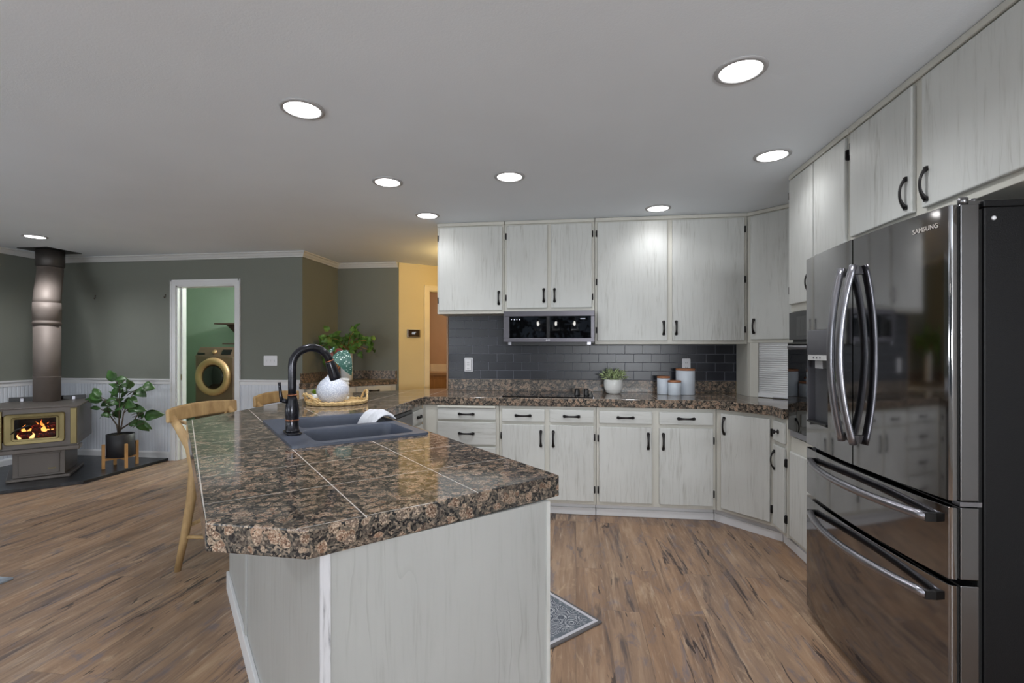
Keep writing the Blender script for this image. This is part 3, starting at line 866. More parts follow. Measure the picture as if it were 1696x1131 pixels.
for zh, dpar in ((.764, d1_), (.518, d2_)):
    n = 24; pts = []
    for i in range(n+1):
        t = -1+2*i/n; pts.append((.024+t*.386, -.026-.066*(1-t*t), zh))
    MB().tube(pts, .0145, 14, flat=1.0).build('handle', M_STEEL, dpar)
    for s in (-1, 1):
        xe = .024+s*.386
        MB().box(xe-.008, -.036, zh-.013, xe+.008, -.004, zh+.013).build('handle_mount', M_BLACK, dpar)
MB().box(-HW+.004, .094, .03, HW-.0, .815, 1.725).build('case', M_FRSIDE, r, bevel=.004)
MB().box(-HW+.004, .092, 1.7255, HW+.001, .815, 1.745).build('case_top', M_FRSIDE, r, bevel=.003)
MB().box(-HW+.006, .0815, .03, HW-.008, .0935, 1.72).build('cabinet_seal', M_BLACKGAP, r)
MB().box(-HW+.01, .05, .0, HW-.01, .09, .03).build('kick_plate', M_BLACK, r)
for s in (-1, 1):
    hm = MB().lathe([(.013,1.7365),(.013,1.757),(.010,1.760)], 20, Matrix.Translation((s*(HW-.02), .050, 0)))
    hm.lathe([(.010,1.7365),(.010,1.753),(.008,1.756)], 16, Matrix.Translation((s*(HW-.02), .078, 0)))
    hm.box(s*(HW-.03), .045, 1.7365, s*(HW-.01), .14, 1.7475)
    hm.build('hinge_cover', M_BLKSTEEL2, r)
    MB().box(s*(HW-.035), .03, .815, s*(HW-.002), .09, .829).build('mid_hinge', M_STEEL, r)
MB().lathe([(.0065,0),(.0065,.004),(.004,.006)], 16, Matrix.Translation((HW, .118, 1.69)) @ Matrix.Rotation(PI/2,4,'Y')).build('bumper_dot', M_PLATE, r)

# ------------------------------------------------------------------ worktop (one continuous slab with sink cut-out)
E_ = Vector((.667, -.745)); N_ = Vector((.745, .667))
SINKC = Vector((-1.135, 2.207)); SA = math.atan2(E_.y, E_.x)
def sk(e, n): p = SINKC + E_*e + N_*n; return (p.x, p.y)
wt = thing('worktop', 'brown speckled granite-tile worktop running from peninsula tip along back counter', 'counter', (0,0,0))
outline = [(-.050,1.468), (-1.2,2.765), (-1.2,3.742), (1.022,3.732), (1.296,3.425), (1.296,3.256), (1.972,3.256), (1.972,4.372), (-1.172,4.372), (-1.198,4.372), (-1.198,4.56), (-1.30,4.56), (-2.088,3.87), (-2.056,2.32), (-.806,.962), (-.560,.952)]
hole = [sk(-.40,-.27), sk(.40,-.27), sk(.40,.27), sk(-.40,.27)]
bm = bmesh.new()
def loop(pts, z):
    vs = [bm.verts.new((x, y, z)) for x, y in pts]
    return vs, [bm.edges.new((vs[i], vs[(i+1) % len(vs)])) for i in range(len(vs))]
for z in (CT, CB):
    v1, e1_ = loop(outline, z); v2, e2_ = loop(hole, z)
    bmesh.ops.triangle_fill(bm, use_beauty=True, edges=e1_+e2_)
    if z == CT: T1, T2 = v1, v2
    else: B1, B2 = v1, v2
for T, B in ((T1, B1), (T2, B2)):
    for i in range(len(T)):
        j = (i+1) % len(T); bm.faces.new((T[i], T[j], B[j], B[i]))
bmesh.ops.recalc_face_normals(bm, faces=bm.faces)
me = bpy.data.meshes.new('slab'); bm.to_mesh(me); bm.free()
so = bpy.data.objects.new('slab', me); COL.objects.link(so); so.parent = wt; me.materials.append(M_GRAN)
b = so.modifiers.new('bevel', 'BEVEL'); b.width = .004; b.segments = 2; b.limit_method = 'ANGLE'; b.angle_limit = math.radians(30)
MB().box(-1.176, 4.3735, CT+.0005, 1.364, 4.386, 1.018).build('backsplash', M_GRAN2, wt, bevel=.002)

# ------------------------------------------------------------------ peninsula base
pb = thing('peninsula_base', 'pale whitewashed panelled base under the angled end of the granite peninsula', 'cabinet', (0,0,0))
def offset_ring(poly, t):
    n = len(poly); out = []
    area = sum(poly[i][0]*poly[(i+1)%n][1]-poly[(i+1)%n][0]*poly[i][1] for i in range(n)); sg = 1 if area > 0 else -1
    for i in range(n):
        a = Vector(poly[i-1]); b = Vector(poly[i]); c = Vector(poly[(i+1)%n])
        d1 = (b-a).normalized(); d2 = (c-b).normalized()
        n1 = Vector((-d1.y, d1.x))*sg; n2 = Vector((-d2.y, d2.x))*sg
        m = (n1+n2).normalized(); out.append(tuple(b+m*t/max(.3, m.dot(n1))))
    return out
Pp = [(-.078,1.424), (-.548,.985), (-1.857,2.387), (-1.76,2.53), (-1.76,2.853), (-1.225,2.853), (-1.225,2.752)]
inner = offset_ring(Pp, .02)
mb = MB()
for i in range(len(Pp)):
    j = (i+1) % len(Pp)
    mb.prism([Pp[i], Pp[j], inner[j], inner[i]], .0, CB-.002)
mb.build('panel', M_PANEL, pb)
cp = Vector(Pp[1]); dr = (Vector(Pp[0])-cp).normalized(); dl = (Vector(Pp[2])-cp).normalized()
nf = Vector((dr.y, -dr.x)); 
mb = MB(); q = [cp+dr*.020, cp-nf*0+Vector((0,0)), ]
mb.prism([tuple(cp+nf*.006-dr*.004), tuple(cp+nf*.006+dr*.018), tuple(cp+dr*.018+nf*.0005), tuple(cp-dr*.004+nf*.0005)], .0, CB-.002)
mb.build('corner_post', M_POST, pb)
nl = Vector((-dl.y, dl.x)) ; nl = nl if nl.dot(nf) < .9 and nl.x < 0 else -nl
mb = MB(); Qe = Vector(Pp[2])
mb.prism([tuple(cp+nl*.0005+dl*.02), tuple(cp+nl*.014+dl*.02), tuple(Qe+nl*.014+dl*.006), tuple(Qe+nl*.0005+dl*.006)], 0, .095)
mb.build('base_trim', M_WHITE, pb, bevel=.002)
mb = MB().prism([tuple(cp+nl*.0005+dl*1.20), tuple(cp+nl*.008+dl*1.20), tuple(cp+nl*.008+dl*1.23), tuple(cp+nl*.0005+dl*1.23)], .095, CB-.003)
mb.build('batten', M_PANEL, pb)
A_ = Vector(Pp[0])
mb = MB().prism([tuple(A_-dr*.012+nf*.0005), tuple(A_-dr*.012+nf*.004), tuple(A_+nf*.004), tuple(A_+nf*.0005)], 0, CB-.003)
mb.build('edge_strip', M_WASH, pb)
MB().box(-1.80, 2.855, 0, -1.765, 4.35, CB-.002).build('back_panel', M_PANEL, pb)

# kitchen side of the peninsula: drawer unit and dishwasher facing +x
r = thing('base_cabinet', 'small drawer cabinet in the inside corner, beside the dishwasher', 'cabinet', (-1.228, 3.487, 0), PI/2)
carcass(r, .272, .098, CB-.001, .52, toe=True)
drawer(r, .018, .250, .715, .822, hlen=.085); drawer(r, .018, .250, .50, .695, hlen=.085); drawer(r, .018, .250, .125, .48, hlen=.085)
r = thing('dishwasher', 'grey stainless dishwasher under the counter just past the sink', 'dishwasher', (-1.228, 2.868, 0), PI/2)
MB().box(0, 0, .1, .605, .52, CB-.006).build('body', M_BLACK, r)
MB().box(.003, -.022, .115, .602, -.0005, .818).build('door', M_BLKSTEEL2, r, bevel=.003)
MB().box(.003, -.018, .821, .602, -.0005, .842).build('control_strip', M_BLACK, r)
MB().box(.01, .04, 0, .595, .5, .099).build('kick_plate', M_BLACK, r)

# ------------------------------------------------------------------ sink
sr = thing('kitchen_sink', 'blue-grey double-bowl drop-in sink set in the peninsula worktop', 'sink', (SINKC.x, SINKC.y, CT+.0005), SA)
def rrect(x0, y0, x1, y1, rad, n=6):
    out = []
    for cx, cy, a0 in ((x1-rad, y1-rad, 0), (x0+rad, y1-rad, PI/2), (x0+rad, y0+rad, PI), (x1-rad, y0+rad, 3*PI/2)):
        for i in range(n+1):
            a = a0+PI/2*i/n; out.append((cx+rad*math.cos(a), cy+rad*math.sin(a)))
    return out
bm = bmesh.new()
rimo = rrect(-.415, -.283, .415, .283, .02)
bowls = [(-.378, -.165, -.012, .245), (.045, -.185, .368, .240)]
ht = .010
vt, et = loop(rimo, ht); allE = list(et)
tops = []
for bx in bowls:
    vb, eb = loop(rrect(*bx, .045), ht); allE += eb; tops.append(vb)
bmesh.ops.triangle_fill(bm, use_beauty=True, edges=allE)
low = [bm.verts.new((x*1.004, y*1.006, 0)) for x, y in rimo]
for i in range(len(vt)):
    j = (i+1) % len(vt); bm.faces.new((vt[i], vt[j], low[j], low[i]))
for bx, vb in zip(bowls, tops):
    x0, y0, x1, y1 = bx; prev = vb
    for k, (ins, z) in enumerate(((.004, ht-.006), (.010, -.08), (.016, -.165), (.030, -.185), (.06, -.192))):
        pts = rrect(x0+ins, y0+ins, x1-ins, y1-ins, max(.01, .045-ins*.3))
        cur = [bm.verts.new((x, y, z)) for x, y in pts]
        for i in range(len(cur)):
            j = (i+1) % len(cur); bm.faces.new((prev[i], cur[i], cur[j], prev[j]))
        prev = cur
    bm.faces.new(prev)
bmesh.ops.recalc_face_normals(bm, faces=bm.faces)
for f in bm.faces: f.smooth = True
for e in bm.edges:
    if len(e.link_faces) == 2 and e.calc_face_angle(0) > .8: e.smooth = False
me = bpy.data.meshes.new('basin'); bm.to_mesh(me); bm.free()
o = bpy.data.objects.new('basin', me); COL.objects.link(o); o.parent = sr; me.materials.append(M_SINK)
for x0, y0, x1, y1 in bowls:
    MB().lathe([(.045,-.1915),(.045,-.189),(.036,-.1885),(.034,-.1905)], 28, Matrix.Translation(((x0+x1)/2, (y0+y1)/2, 0))).build('drain', M_STEEL, sr)

# faucet, standing on the sink deck
fp = sk(.10, -.228)
fr = thing('faucet', 'dark bronze gooseneck pull-down faucet standing on the sink rim', 'faucet', (fp[0], fp[1], CT+.0112), SA)
MB().prism(rrect(-.075, -.03, .075, .03, .028), 0, .007).build('deck_plate', M_FAUCET, fr, bevel=.002)
MB().lathe([(.031,.0075),(.031,.012),(.027,.016),(.0265,.06),(.0285,.075),(.030,.095),(.027,.125),(.023,.135),(.0225,.145),(.0205,.150),(.018,.168)], 32).build('faucet_body', M_FAUCET, fr)
MB().lathe([(.0275,0),(.029,.003),(.0275,.006)], 32, Matrix.Translation((0,0,.055))).build('accent_ring', M_COPPER, fr)
MB().lathe([(.021,0),(.0225,.002),(.021,.004)], 32, Matrix.Translation((0,0,.166))).build('accent_ring', M_COPPER, fr)
pts = [(0, 0, .16), (0, 0, .20), (0, 0, .25), (0, 0, .292)]
R_ = .080; zc = .296
for i in range(1, 15):
    a = PI - (PI*.93)*i/14
    pts.append((0, R_+R_*math.cos(a), zc+R_*math.sin(a)))
MB().tube(pts, .0175, 20).build('spout', M_FAUCET, fr)
e = Vector(pts[-1]); d = (Vector(pts[-1])-Vector(pts[-2])).normalized(); d = d.normalized()
MB().tube([e-d*.002, e+d*.006, e+d*.03, e+d*.075, e+d*.088], .018, 24, rs=[.0195,.0205,.0225,.0255,.0245]).build('spray_head', M_FAUCET, fr)
MB().tube([e-d*.004, e+d*.0], .018, 24, rs=[.0205,.0205]).build('accent_ring', M_COPPER, fr)
MB().tube([(0,-.020,.140),(0,-.040,.146)], .010, 14).tube([(0,-.040,.140),(0,-.046,.165),(0,-.050,.205),(0,-.052,.225)], .006, 12, rs=[.010,.007,.006,.0065]).build('lever', M_FAUCET, fr)

# towel draped over the kitchen-side rim of the far bowl
mb = MB(); vs = []; fs = []
nu, nv = 26, 18
prof = [(.150,-.060),(.170,-.022),(.195,.006),(.222,.020),(.248,.018),(.270,.004),(.288,-.008)]
def samp(t):
    k = t*(len(prof)-1); i = min(int(k), len(prof)-2); f = k-i
    return tuple(prof[i][q]*(1-f)+prof[i+1][q]*f for q in (0, 1))
for i in range(nu+1):
    u = i/nu
    for j in range(nv+1):
        v = j/nv; n_, z = samp(v)
        e_ = -.235+.225*u + .03*(v-.5)*math.sin(u*3)
        fold = .007*math.sin(u*11+v*2)*(1-.6*v) + .004*math.sin(u*23+v*5)
        vs.append((e_, n_+fold*.4 + (.012*math.sin(u*PI)), z+.012+fold+.010*math.sin(u*PI)))
for i in range(nu):
    for j in range(nv):
        a = i*(nv+1)+j; fs.append((a, a+1, a+nv+2, a+nv+1))
mb.add(vs, fs, True)
o = mb.build('dish_towel', M_TOWEL, None, solid=.005, subsurf=1)
o.location = (SINKC.x, SINKC.y, CT+.0112); o.rotation_euler = (0,0,SA)
tag(o, 'pale grey dish towel draped over the rim of the sink', 'towel')

# ------------------------------------------------------------------ things on the peninsula
TR = Vector((-1.655, 3.19)); tz = CT+.001
t_ = thing('woven_tray', 'round woven seagrass tray with two rope handles on the worktop', 'tray', (TR.x, TR.y, tz))
mb = MB()
mb.lathe([(.185,0),(.192,.004),(.190,.010),(.0,.010)], 48, cap1=False)
for k, (rr, zz) in enumerate(((.192,.010),(.196,.020))):
    pts = []
    for i in range(120):
        a = 2*PI*i/120
        pts.append(((rr+.003*math.sin(a*30+k))*math.cos(a), (rr+.003*math.sin(a*30+k))*math.sin(a), zz+.002*math.cos(a*30)))
    pts.append(pts[0]); mb.tube(pts, .0085, 8)
for rr in (.03,.06,.09,.12,.15,.175):
    mb.lathe([(rr-.012,.010),(rr,.0135),(rr+.012,.010)], 40, cap0=False, cap1=False)
mb.build('tray_base', M_WEAVE, t_)
for ang_ in (-2.2, .75):
    for st in (0, PI):
        pts = []
        for i in range(25):
            t = i/24; a = ang_ + (t-.5)*(.9 if ang_ < 0 else .6)
            h = .02+.062*math.sin(PI*t)**.8; tw = t*14+st
            out = .197+.03*math.sin(PI*t)*(1 if ang_ < 0 else .2)
            pts.append((out*math.cos(a)+.005*math.cos(tw), out*math.sin(a)+.005*math.sin(tw), h+.005*math.sin(tw)))
        if st == 0: hmb = MB()
        hmb.tube(pts, .0058, 8)
    hmb.build('rope_handle', M_WEAVE, t_)
TZ = tz+.0145
def begonia():
    v = thing('vase', 'round dimpled white vase holding a spotted begonia on the woven tray', 'vase', (TR.x-.002, TR.y-.060, TZ))
    MB().lathe([(.050,0),(.066,.004),(.092,.030),(.106,.065),(.107,.090),(.098,.118),(.078,.146),(.052,.168),(.036,.184),(.030,.196),(.033,.204),(.028,.204),(.024,.19)], 48, cap1=False).build('vase_body', M_VASE, v)
    rx = Vector((math.cos(TH), math.sin(TH), 0)); dp_ = Vector((-math.sin(TH), math.cos(TH), 0)); up = Vector((0,0,1))
    def P(a, b, d=0): return rx*a + up*b + dp_*d
    st = MB()
    tips = [(.04,.31,.02), (.0,.31,.03), (-.03,.33,.03), (.075,.30,.03), (.03,.34,.06)]
    for a, b_, d_ in tips:
        st.tube([P(0,.18), P(a*.35+.01,.24,d_*.4), P(a,b_,d_)], .003, 8)
    st.build('stem', M_STEMR, v)
    lf = MB()
    lf.leaf(P(.03,.35,.01), P(.135,.195,-.02), P(.4,.3,-1), .115, .3, .06, 9)
    lf.leaf(P(.045,.35,.02), P(.055,.255,-.02), P(-.2,.2,-1), .06, .2, .06, 8)
    lf.leaf(P(-.055,.28,.03), P(.0,.385,.02), P(-.4,.4,-1), .055, .1, .06, 8)
    lf.build('spotted_leaves', M_SPOT, v)
    rl_ = MB()
    rl_.leaf(P(.0,.34,.04), P(.075,.345,.03), P(.0,.5,-1), .055, .2, .1, 8)
    rl_.leaf(P(-.03,.28,.02), P(-.005,.345,.0), P(.2,.0,-1), .045, .1, .1, 8)
    rl_.leaf(P(.045,.30,.02), P(.022,.20,.02), P(.2,.0,-1), .03, .1, .1, 8)
    rl_.build('red_leaves', M_REDLEAF, v)
begonia()
c_ = thing('ribbed_cup', 'white ribbed ceramic cup behind the dimpled vase on the tray', 'cup', (TR.x-.020, TR.y+.118, TZ))
prof_ = [(.040,0)]
for i in range(6):
    z = i*.026
    prof_ += [(.038, z+.001), (.045, z+.007), (.047, z+.013), (.045, z+.019), (.038, z+.025)]
prof_ += [(.040,.152),(.036,.152),(.035,.14)]
MB().lathe(prof_, 32, cap1=False).build('cup_body', M_POTW, c_)
s_ = thing('succulent', 'tiny green succulent in a white pot standing behind the tray, left of the vase', 'plant', (TR.x-.250, TR.y+.145, CT+.001))
MB().lathe([(.020,0),(.024,.05),(.021,.05),(.020,.04)], 24, cap1=True).build('pot', M_POTW, s_)
mb = MB()
for i in range(16):
    a = i*2.4; e = .35+.9*(i/16)
    d = Vector((math.cos(a)*math.cos(e), math.sin(a)*math.cos(e), math.sin(e)))
    mb.leaf((0,0,.045), Vector((0,0,.045))+d*.045, (-d.x*.3, -d.y*.3, 1), .020, .0, .3, 4)
mb.build('leaves', plain('lime_succulent', (128,160,44), .45, var=.3, vs=60), s_)

# ------------------------------------------------------------------ range counter things
ck = thing('cooktop', 'black glass electric cooktop set in the back counter', 'cooktop', (-.225, 4.05, CT+.0005))
MB().box(-.355, -.262, 0, .355, .25, .007).build('glass_surface', M_GLASSBLK, ck, bevel=.002)
MB().box(-.36, -.266, 0, -.3555, .254, .009).box(.3555, -.266, 0, .36, .254, .009).build('metal_trim', M_STEEL, ck)
for x, y in ((.235,-.08),(.31,-.08),(.235,.06),(.31,.06)):
    MB().lathe([(.024,0),(.023,.004),(.020,.006),(.019,.036),(.016,.040)], 24, Matrix.Translation((x, y, .0075))).build('knob', M_BLACK, ck)
for x, y, rr in ((-.2,-.11,.09),(-.2,.12,.075),(.05,-.11,.075),(.05,.12,.1)):
    MB().lathe([(rr,0),(rr,.0004),(rr-.003,.0004),(rr-.003,0)], 48, Matrix.Translation((x, y, .0072)), cap0=False, cap1=False).build('burner_ring', M_GREYSLOT, ck)
mw = thing('microwave', 'stainless low-profile microwave hung under the cabinets over the cooktop', 'microwave', (-.600, 3.985, 1.352), 0)
mb = MB(); mwW = .750; mwH = .258
MB().box(.004, .03, -.012, mwW-.004, .395, mwH).build('body', M_BLACK, mw)
mb.box(0, 0, 0, mwW, .029, .034).box(0, 0, mwH-.044, mwW, .029, mwH).box(0, 0, .034, .05, .029, mwH-.044).box(mwW-.03, 0, .034, mwW, .029, mwH-.044)
mb.build('door_frame', plain('dark_stainless', (92,90,95), .36, 1, var=.04), mw, bevel=.002)
gl = MB().box(.0505, .006, .0345, mwW-.0305, .028, mwH-.0445).build('door_glass', M_GLASSBLK, mw)
MB().box(.06, .02, -.028, mwW-.03, .30, -.0125).build('vent_base', M_BLACK, mw)
MB().box(.04, -.001, -.024, .066, .02, -.0005).box(mwW-.06, -.001, -.02, mwW-.03, .02, -.0005).build('latch', M_STEEL, mw)
whl = emit('lit_display_white', (.8,.85,1,1), .9)
for i, s in enumerate((.006, .009, .006, .009)):
    MB().box(.065+i*.022, .0048, .188-s/2, .065+i*.022+s, .0058, .188+s/2).build('display_mark', whl, gl)
MB().box(.635, .0048, .189, .675, .0058, .194).build('display_mark', whl, gl)
text_mesh('emblem', '(LG', .022, M_PLATE, mw, (mwW/2-.005, -.0006, .017), (PI/2, 0, 0), .0003)

pp = thing('potted_plant', 'small variegated plant in a rounded white pot on the back counter', 'plant', (.318, 4.22, CT+.0008))
MB().lathe([(.045,0),(.062,.006),(.078,.05),(.082,.085),(.078,.115),(.074,.122),(.068,.118),(.066,.10)], 40, cap1=True).build('pot', M_POTW, pp)
mb = MB(); rnd = random.Random(5)
for i in range(120):
    a = rnd.random()*6.28; e = .15+rnd.random()*1.2; L = .05+rnd.random()*.075
    d = Vector((math.cos(a)*math.cos(e), math.sin(a)*math.cos(e), math.sin(e)))
    b_ = Vector((d.x*.045, d.y*.045, .115)) + d*(L*.6)
    mb.leaf(b_, b_+d*.05, (rnd.gauss(0,.7), rnd.gauss(0,.7), 1), .013, .35, .2, 4)
    if i % 3 == 0: mb.tube([(d.x*.02, d.y*.02, .1), b_], .0016, 5)
mb.build('foliage', M_LEAF3, pp)

def canister(label, x, y, rad, h):
    c = thing('canister', label, 'canister', (x, y, CT+.0008), 0, 'white canisters on the back counter')
    MB().lathe([(rad-.003,0),(rad,.003),(rad,h-.003),(rad-.002,h)], 40).build('jar', M_CANW, c)
    MB().lathe([(rad-.001,h+.0005),(rad+.001,h+.003),(rad+.001,h+.014),(rad-.003,h+.017)], 40).build('lid', M_LIDW, c)
canister('medium white canister with wooden lid, at the left of the three', .732, 4.21, .053, .135)
canister('shortest white canister with wooden lid, in front of the other two', .806, 4.13, .052, .105)
canister('tallest white canister with wooden lid, at the right in front of the outlet', .912, 4.22, .077, .200)

# outlets and switches
def plate(name, label, cat, loc, w_, h, rz=0, slots='outlet', group=None):
    o = thing(name, label, cat, loc, rz, group)
    MB().prism(rrect(-w_/2, -h/2, w_/2, h/2, .008), 0, .006, Matrix.Rotation(PI/2, 4, 'X')).build('cover', M_PLATE, o, bevel=.0015)
    if slots == 'outlet':
        for zz in (-.022, .022):
            MB().box(-.008,-.0072,zz-.006,-.005,-.0061,zz+.006).box(.005,-.0072,zz-.006,.008,-.0061,zz+.006).box(-.002,-.0072,zz-.013,.002,-.0061,zz-.009).build('socket', M_GREYSLOT, o)
    elif slots == 'big':
        MB().box(-.03,-.03,-.055,.03,-.0065,.055).build('adapter', M_PLATE, o, bevel=.008, seg=3)
        for zz in (-.035, 0, .02):
            MB().box(-.008,-.0315,zz-.005,-.005,-.0302,zz+.005).box(.005,-.0315,zz-.005,.008,-.0302,zz+.005).build('socket', M_GREYSLOT, o)
    else:
        for k in range(3):
            MB().box(-.046+k*.046-.005,-.011,-.012,-.046+k*.046+.005,-.0062,.012).build('toggle', M_PLATE, o, bevel=.001)
    return o
plate('wall_outlet', 'white multi-socket outlet adapter on black tile left of the cooktop', 'outlet', (-.985, 4.3858, 1.150), .08, .13, slots='big')
plate('wall_outlet', 'plain white outlet on black tile above the tallest canister', 'outlet', (.955, 4.3858, 1.155), .07, .115)
plate('light_switch', 'white triple light switch on the green wall right of the laundry doorway', 'light switch', (-3.425, YS-.0005, 1.163), .165, .115, slots='sw')
# thermostat on the hall wall
tp = p0 + hd*.205
th = thing('thermostat', 'small black-screened thermostat on the cream hall wall', 'thermostat', (tp.x, tp.y, 1.497), HA)
MB().box(-.085, -.022, -.052, .085, -.0005, .052).build('housing', M_STEEL, th, bevel=.004)
sc_ = MB().box(-.074, -.024, -.042, .074, -.0222, .042).build('screen', plain('thermostat_screen', (44,34,32), .2), th)
text_mesh('reading', '68°', .042, emit('thermostat_digits', (.75,.8,.9,1), .8), sc_, (0, -.0245, 0), (PI/2,0,0), .0003)

# wall hooks on the stove wall
for i, (x, w1) in enumerate(((-5.681, 'left'), (-4.751, 'right'))):
    h = thing('wall_hook', 'small dark picture hook on the stove wall, %s' % ('nearer the stovepipe' if i == 0 else 'nearer the doorway'), 'hook', (x, YS-.0008, 1.91))
    MB().tube([(0,-.004,.022),(0,-.006,0),(0,-.014,-.018),(0,-.024,-.008)], .004, 8).build('hook_bar', M_STEM, h)
    MB().lathe([(.007,0),(.006,.004)], 12, Matrix.Translation((0,0,.02)) @ Matrix.Rotation(PI/2,4,'X')).build('nail_head', M_STEM, h)

# ------------------------------------------------------------------ stools
def stool(label, y):
    s = thing('counter_stool', label, 'stool', (-2.12, y, 0), 0, 'oak counter stools along the peninsula')
    # local: facing +x; back at x=-.22
    for sy in (-1, 1):
        Y_ = .235*sy
        pts = [(-.185, Y_*1.06, 0), (-.14, Y_*1.03, .22), (-.108, Y_, .42), (-.088, Y_, .60), (-.115, Y_, .72), (-.185, Y_, .83), (-.235, Y_, .895)]
        MB().tube(pts, .018, 12, rs=[.017,.023,.026,.027,.026,.023,.020]).build('leg', M_STOOL, s)
        pts = [(.19, Y_*.98, 0), (.165, Y_*.92, .3), (.145, Y_*.86, .60)]
        MB().tube(pts, .016, 12, rs=[.013,.017,.018]).build('leg', M_STOOL, s)
        MB().tube([(-.145, Y_*1.03, .20), (.172, Y_*.95, .20)], .011, 10).build('stretcher', M_STOOL, s)
    MB().tube([(.182, -.22, .16), (.182, .22, .16)], .011, 10).build('stretcher', M_STOOL, s)
    MB().tube([(-.13, -.235, .26), (-.13, .235, .26)], .011, 10).build('stretcher', M_STOOL, s)
    MB().prism(rrect(-.145, -.225, .185, .225, .05), .6, .645).build('seat', M_STOOL, s, bevel=.012, seg=3)
    vs = []; fs = []; n = 22
    for i in range(n+1):
        t = -1+2*i/n; yy = t*.285; bow = -.055*(1-t*t)
        hh = .046-.008*t*t
        zc_ = .905 + .006*(1-t*t)
        for dx, dz in ((-.014,-hh),(.012,-hh),(.008,hh),(-.016,hh)):
            vs.append((-.215+bow+dx, yy, zc_+dz*1.0))
    for i in range(n):
        for j in range(4):
            fs.append((i*4+j, i*4+(j+1)%4, (i+1)*4+(j+1)%4, (i+1)*4+j))
    fs += [(3,2,1,0), tuple(n*4+j for j in range(4))]
    MB().add(vs, fs).build('backrest', M_STOOL, s, bevel=.009, seg=3, angle=50)
    for sg in (-1, 1):
        MB().tube([(-.10, .22*sg, .66), (-.16, 0.0, .77), (-.225, -.20*sg, .87)], .010, 8, flat=.5).build('cross_brace', M_STOOL, s)
    return s
stool('light oak counter stool nearest the camera, tucked under the peninsula', 2.785)
stool('light oak counter stool farther along the peninsula, mostly hidden behind the faucet', 3.545)

# ------------------------------------------------------------------ hearth, stove, pipe
hz = .03
o = MB().prism([(-4.69, YS-.025), (-4.69, 4.06), (-5.40, 3.34), (-6.13, 3.34), (-6.13, YS-.025)], 0.0005, hz).build('hearth', M_HEARTH, None, bevel=.003)
tag(o, 'black tiled corner hearth pad under the wood stove', 'hearth')
FC = Vector((-5.085, 3.965))
st = thing('wood_stove', 'grey-brown wood stove with brass-trimmed glass door and burning fire', 'stove', (FC.x, FC.y, hz+.0005), PI/4)
# local: x right along the front, y back
b0, b1, b2 = .305, .325, .70     # ledge, body bottom, body top (above hearth)
fw, rw, dp2 = .285, .345, .74
body = MB()
# firebox shell: front opening
body.prism([(-fw,0.03),(-.235,0.03),(-.235,.45),(.235,.45),(.235,.03),(fw,.03),(rw,dp2),(-rw,dp2)], b1+.07, b2-.06)
body.prism([(-fw,0),(fw,0),(rw,dp2),(-rw,dp2)], b1, b1+.07)
body.prism([(-fw,0),(fw,0),(rw,dp2),(-rw,dp2)], b2-.06, b2)
body.box(-fw, 0, b1+.07, -.235, .03, b2-.06).box(.188, 0, b1+.07, fw, .03, b2-.06)
body.build('firebox', M_STOVE, st)
MB().prism([(-fw-.02,-.03),(fw+.02,-.03),(rw+.015,dp2-.1),(rw-.06,dp2+.01),(-rw+.06,dp2+.01),(-rw-.015,dp2-.1)], b2+.0005, b2+.018).build('top_plate', M_STOVE, st, bevel=.005)
MB().prism([(-fw-.02,-.045),(fw+.02,-.045),(fw+.03,.12),(-fw-.03,.12)], b0-.02, b0+.0195).build('ash_ledge', M_STOVE, st, bevel=.006)
MB().prism([(-.185,.12),(.185,.12),(.24,.60),(-.24,.60)], .03, b0-.0205).build('pedestal', M_STOVE, st, bevel=.004)
MB().prism([(-.225,.085),(.225,.085),(.29,.64),(-.29,.64)], 0, .0295).build('base_plate', M_STOVE, st, bevel=.006)
pdp = MB().box(-.145, .110, .05, .145, .1195, .255).build('ash_door', M_STOVE, st, bevel=.004)
MB().box(-.155, .098, .244, .155, .1095, .265).build('ash_door_lip', M_STOVE, pdp, bevel=.003)
bd = MB()
for i in range(5):
    bd.box(.065+i*.011, .1065, .095, .072+i*.011, .1095, .107-(i % 2)*.004)
bd.box(.06, .107, .092, .12, .1092, .0945)
bd.build('badge', M_BRASS, pdp)
for s in (-1, 1):
    MB().box(s*(fw-.052), -.014, b1+.01, s*(fw-.002), -.0005, b2-.012).build('brass_strip', M_BRASS, st, bevel=.005)
# door frame (ring)
def ring(x0, z0, x1, z1, x2, z2, x3, z3, y0, y1):
    o_ = rrect(x0, z0, x1, z1, .022); i_ = rrect(x2, z2, x3, z3, .010); n = len(o_)
    vs = []
    for pts, y in ((o_, y1), (o_, y0+.006), ([(a*.97+.03*(x0+x1)/2, b_*.97+.03*(z0+z1)/2) for a, b_ in o_], y0), (i_, y0+.003), (i_, y1)):
        vs += [(a, y, b_) for a, b_ in pts]
    fs = []
    for k in range(4):
        for i in range(n):
            fs.append((k*n+i, k*n+(i+1)%n, (k+1)*n+(i+1)%n, (k+1)*n+i))
    for i in range(n): fs.append((4*n+i, 4*n+(i+1)%n, (i+1)%n, i))
    return MB().add(vs, fs)
dzc = (b1+b2)/2+.008
dr_ = ring(-.222, dzc-.150, .196, dzc+.135, -.165, dzc-.112, .150, dzc+.100, -.030, -.0005).build('stove_door', M_BRASS, st)
dr_.location.x = .0
ring(-.172, dzc-.118, .156, dzc+.106, -.150, dzc-.10, .136, dzc+.088, -.040, -.0302).build('inner_trim', M_BRASS, dr_)
fg = MB().box(-.166, -.012, dzc-.113, .151, -.009, dzc+.101).build('door_glass', glassmat('stove_glass'), dr_)
MB().tube([(-.17,-.045,dzc-.045),(-.13,-.075,dzc-.005),(-.07,-.085,dzc+.02),(-.03,-.07,dzc+.03)], .008, 10, rs=[.004,.009,.010,.007]).build('door_handle', M_BLACK, dr_)
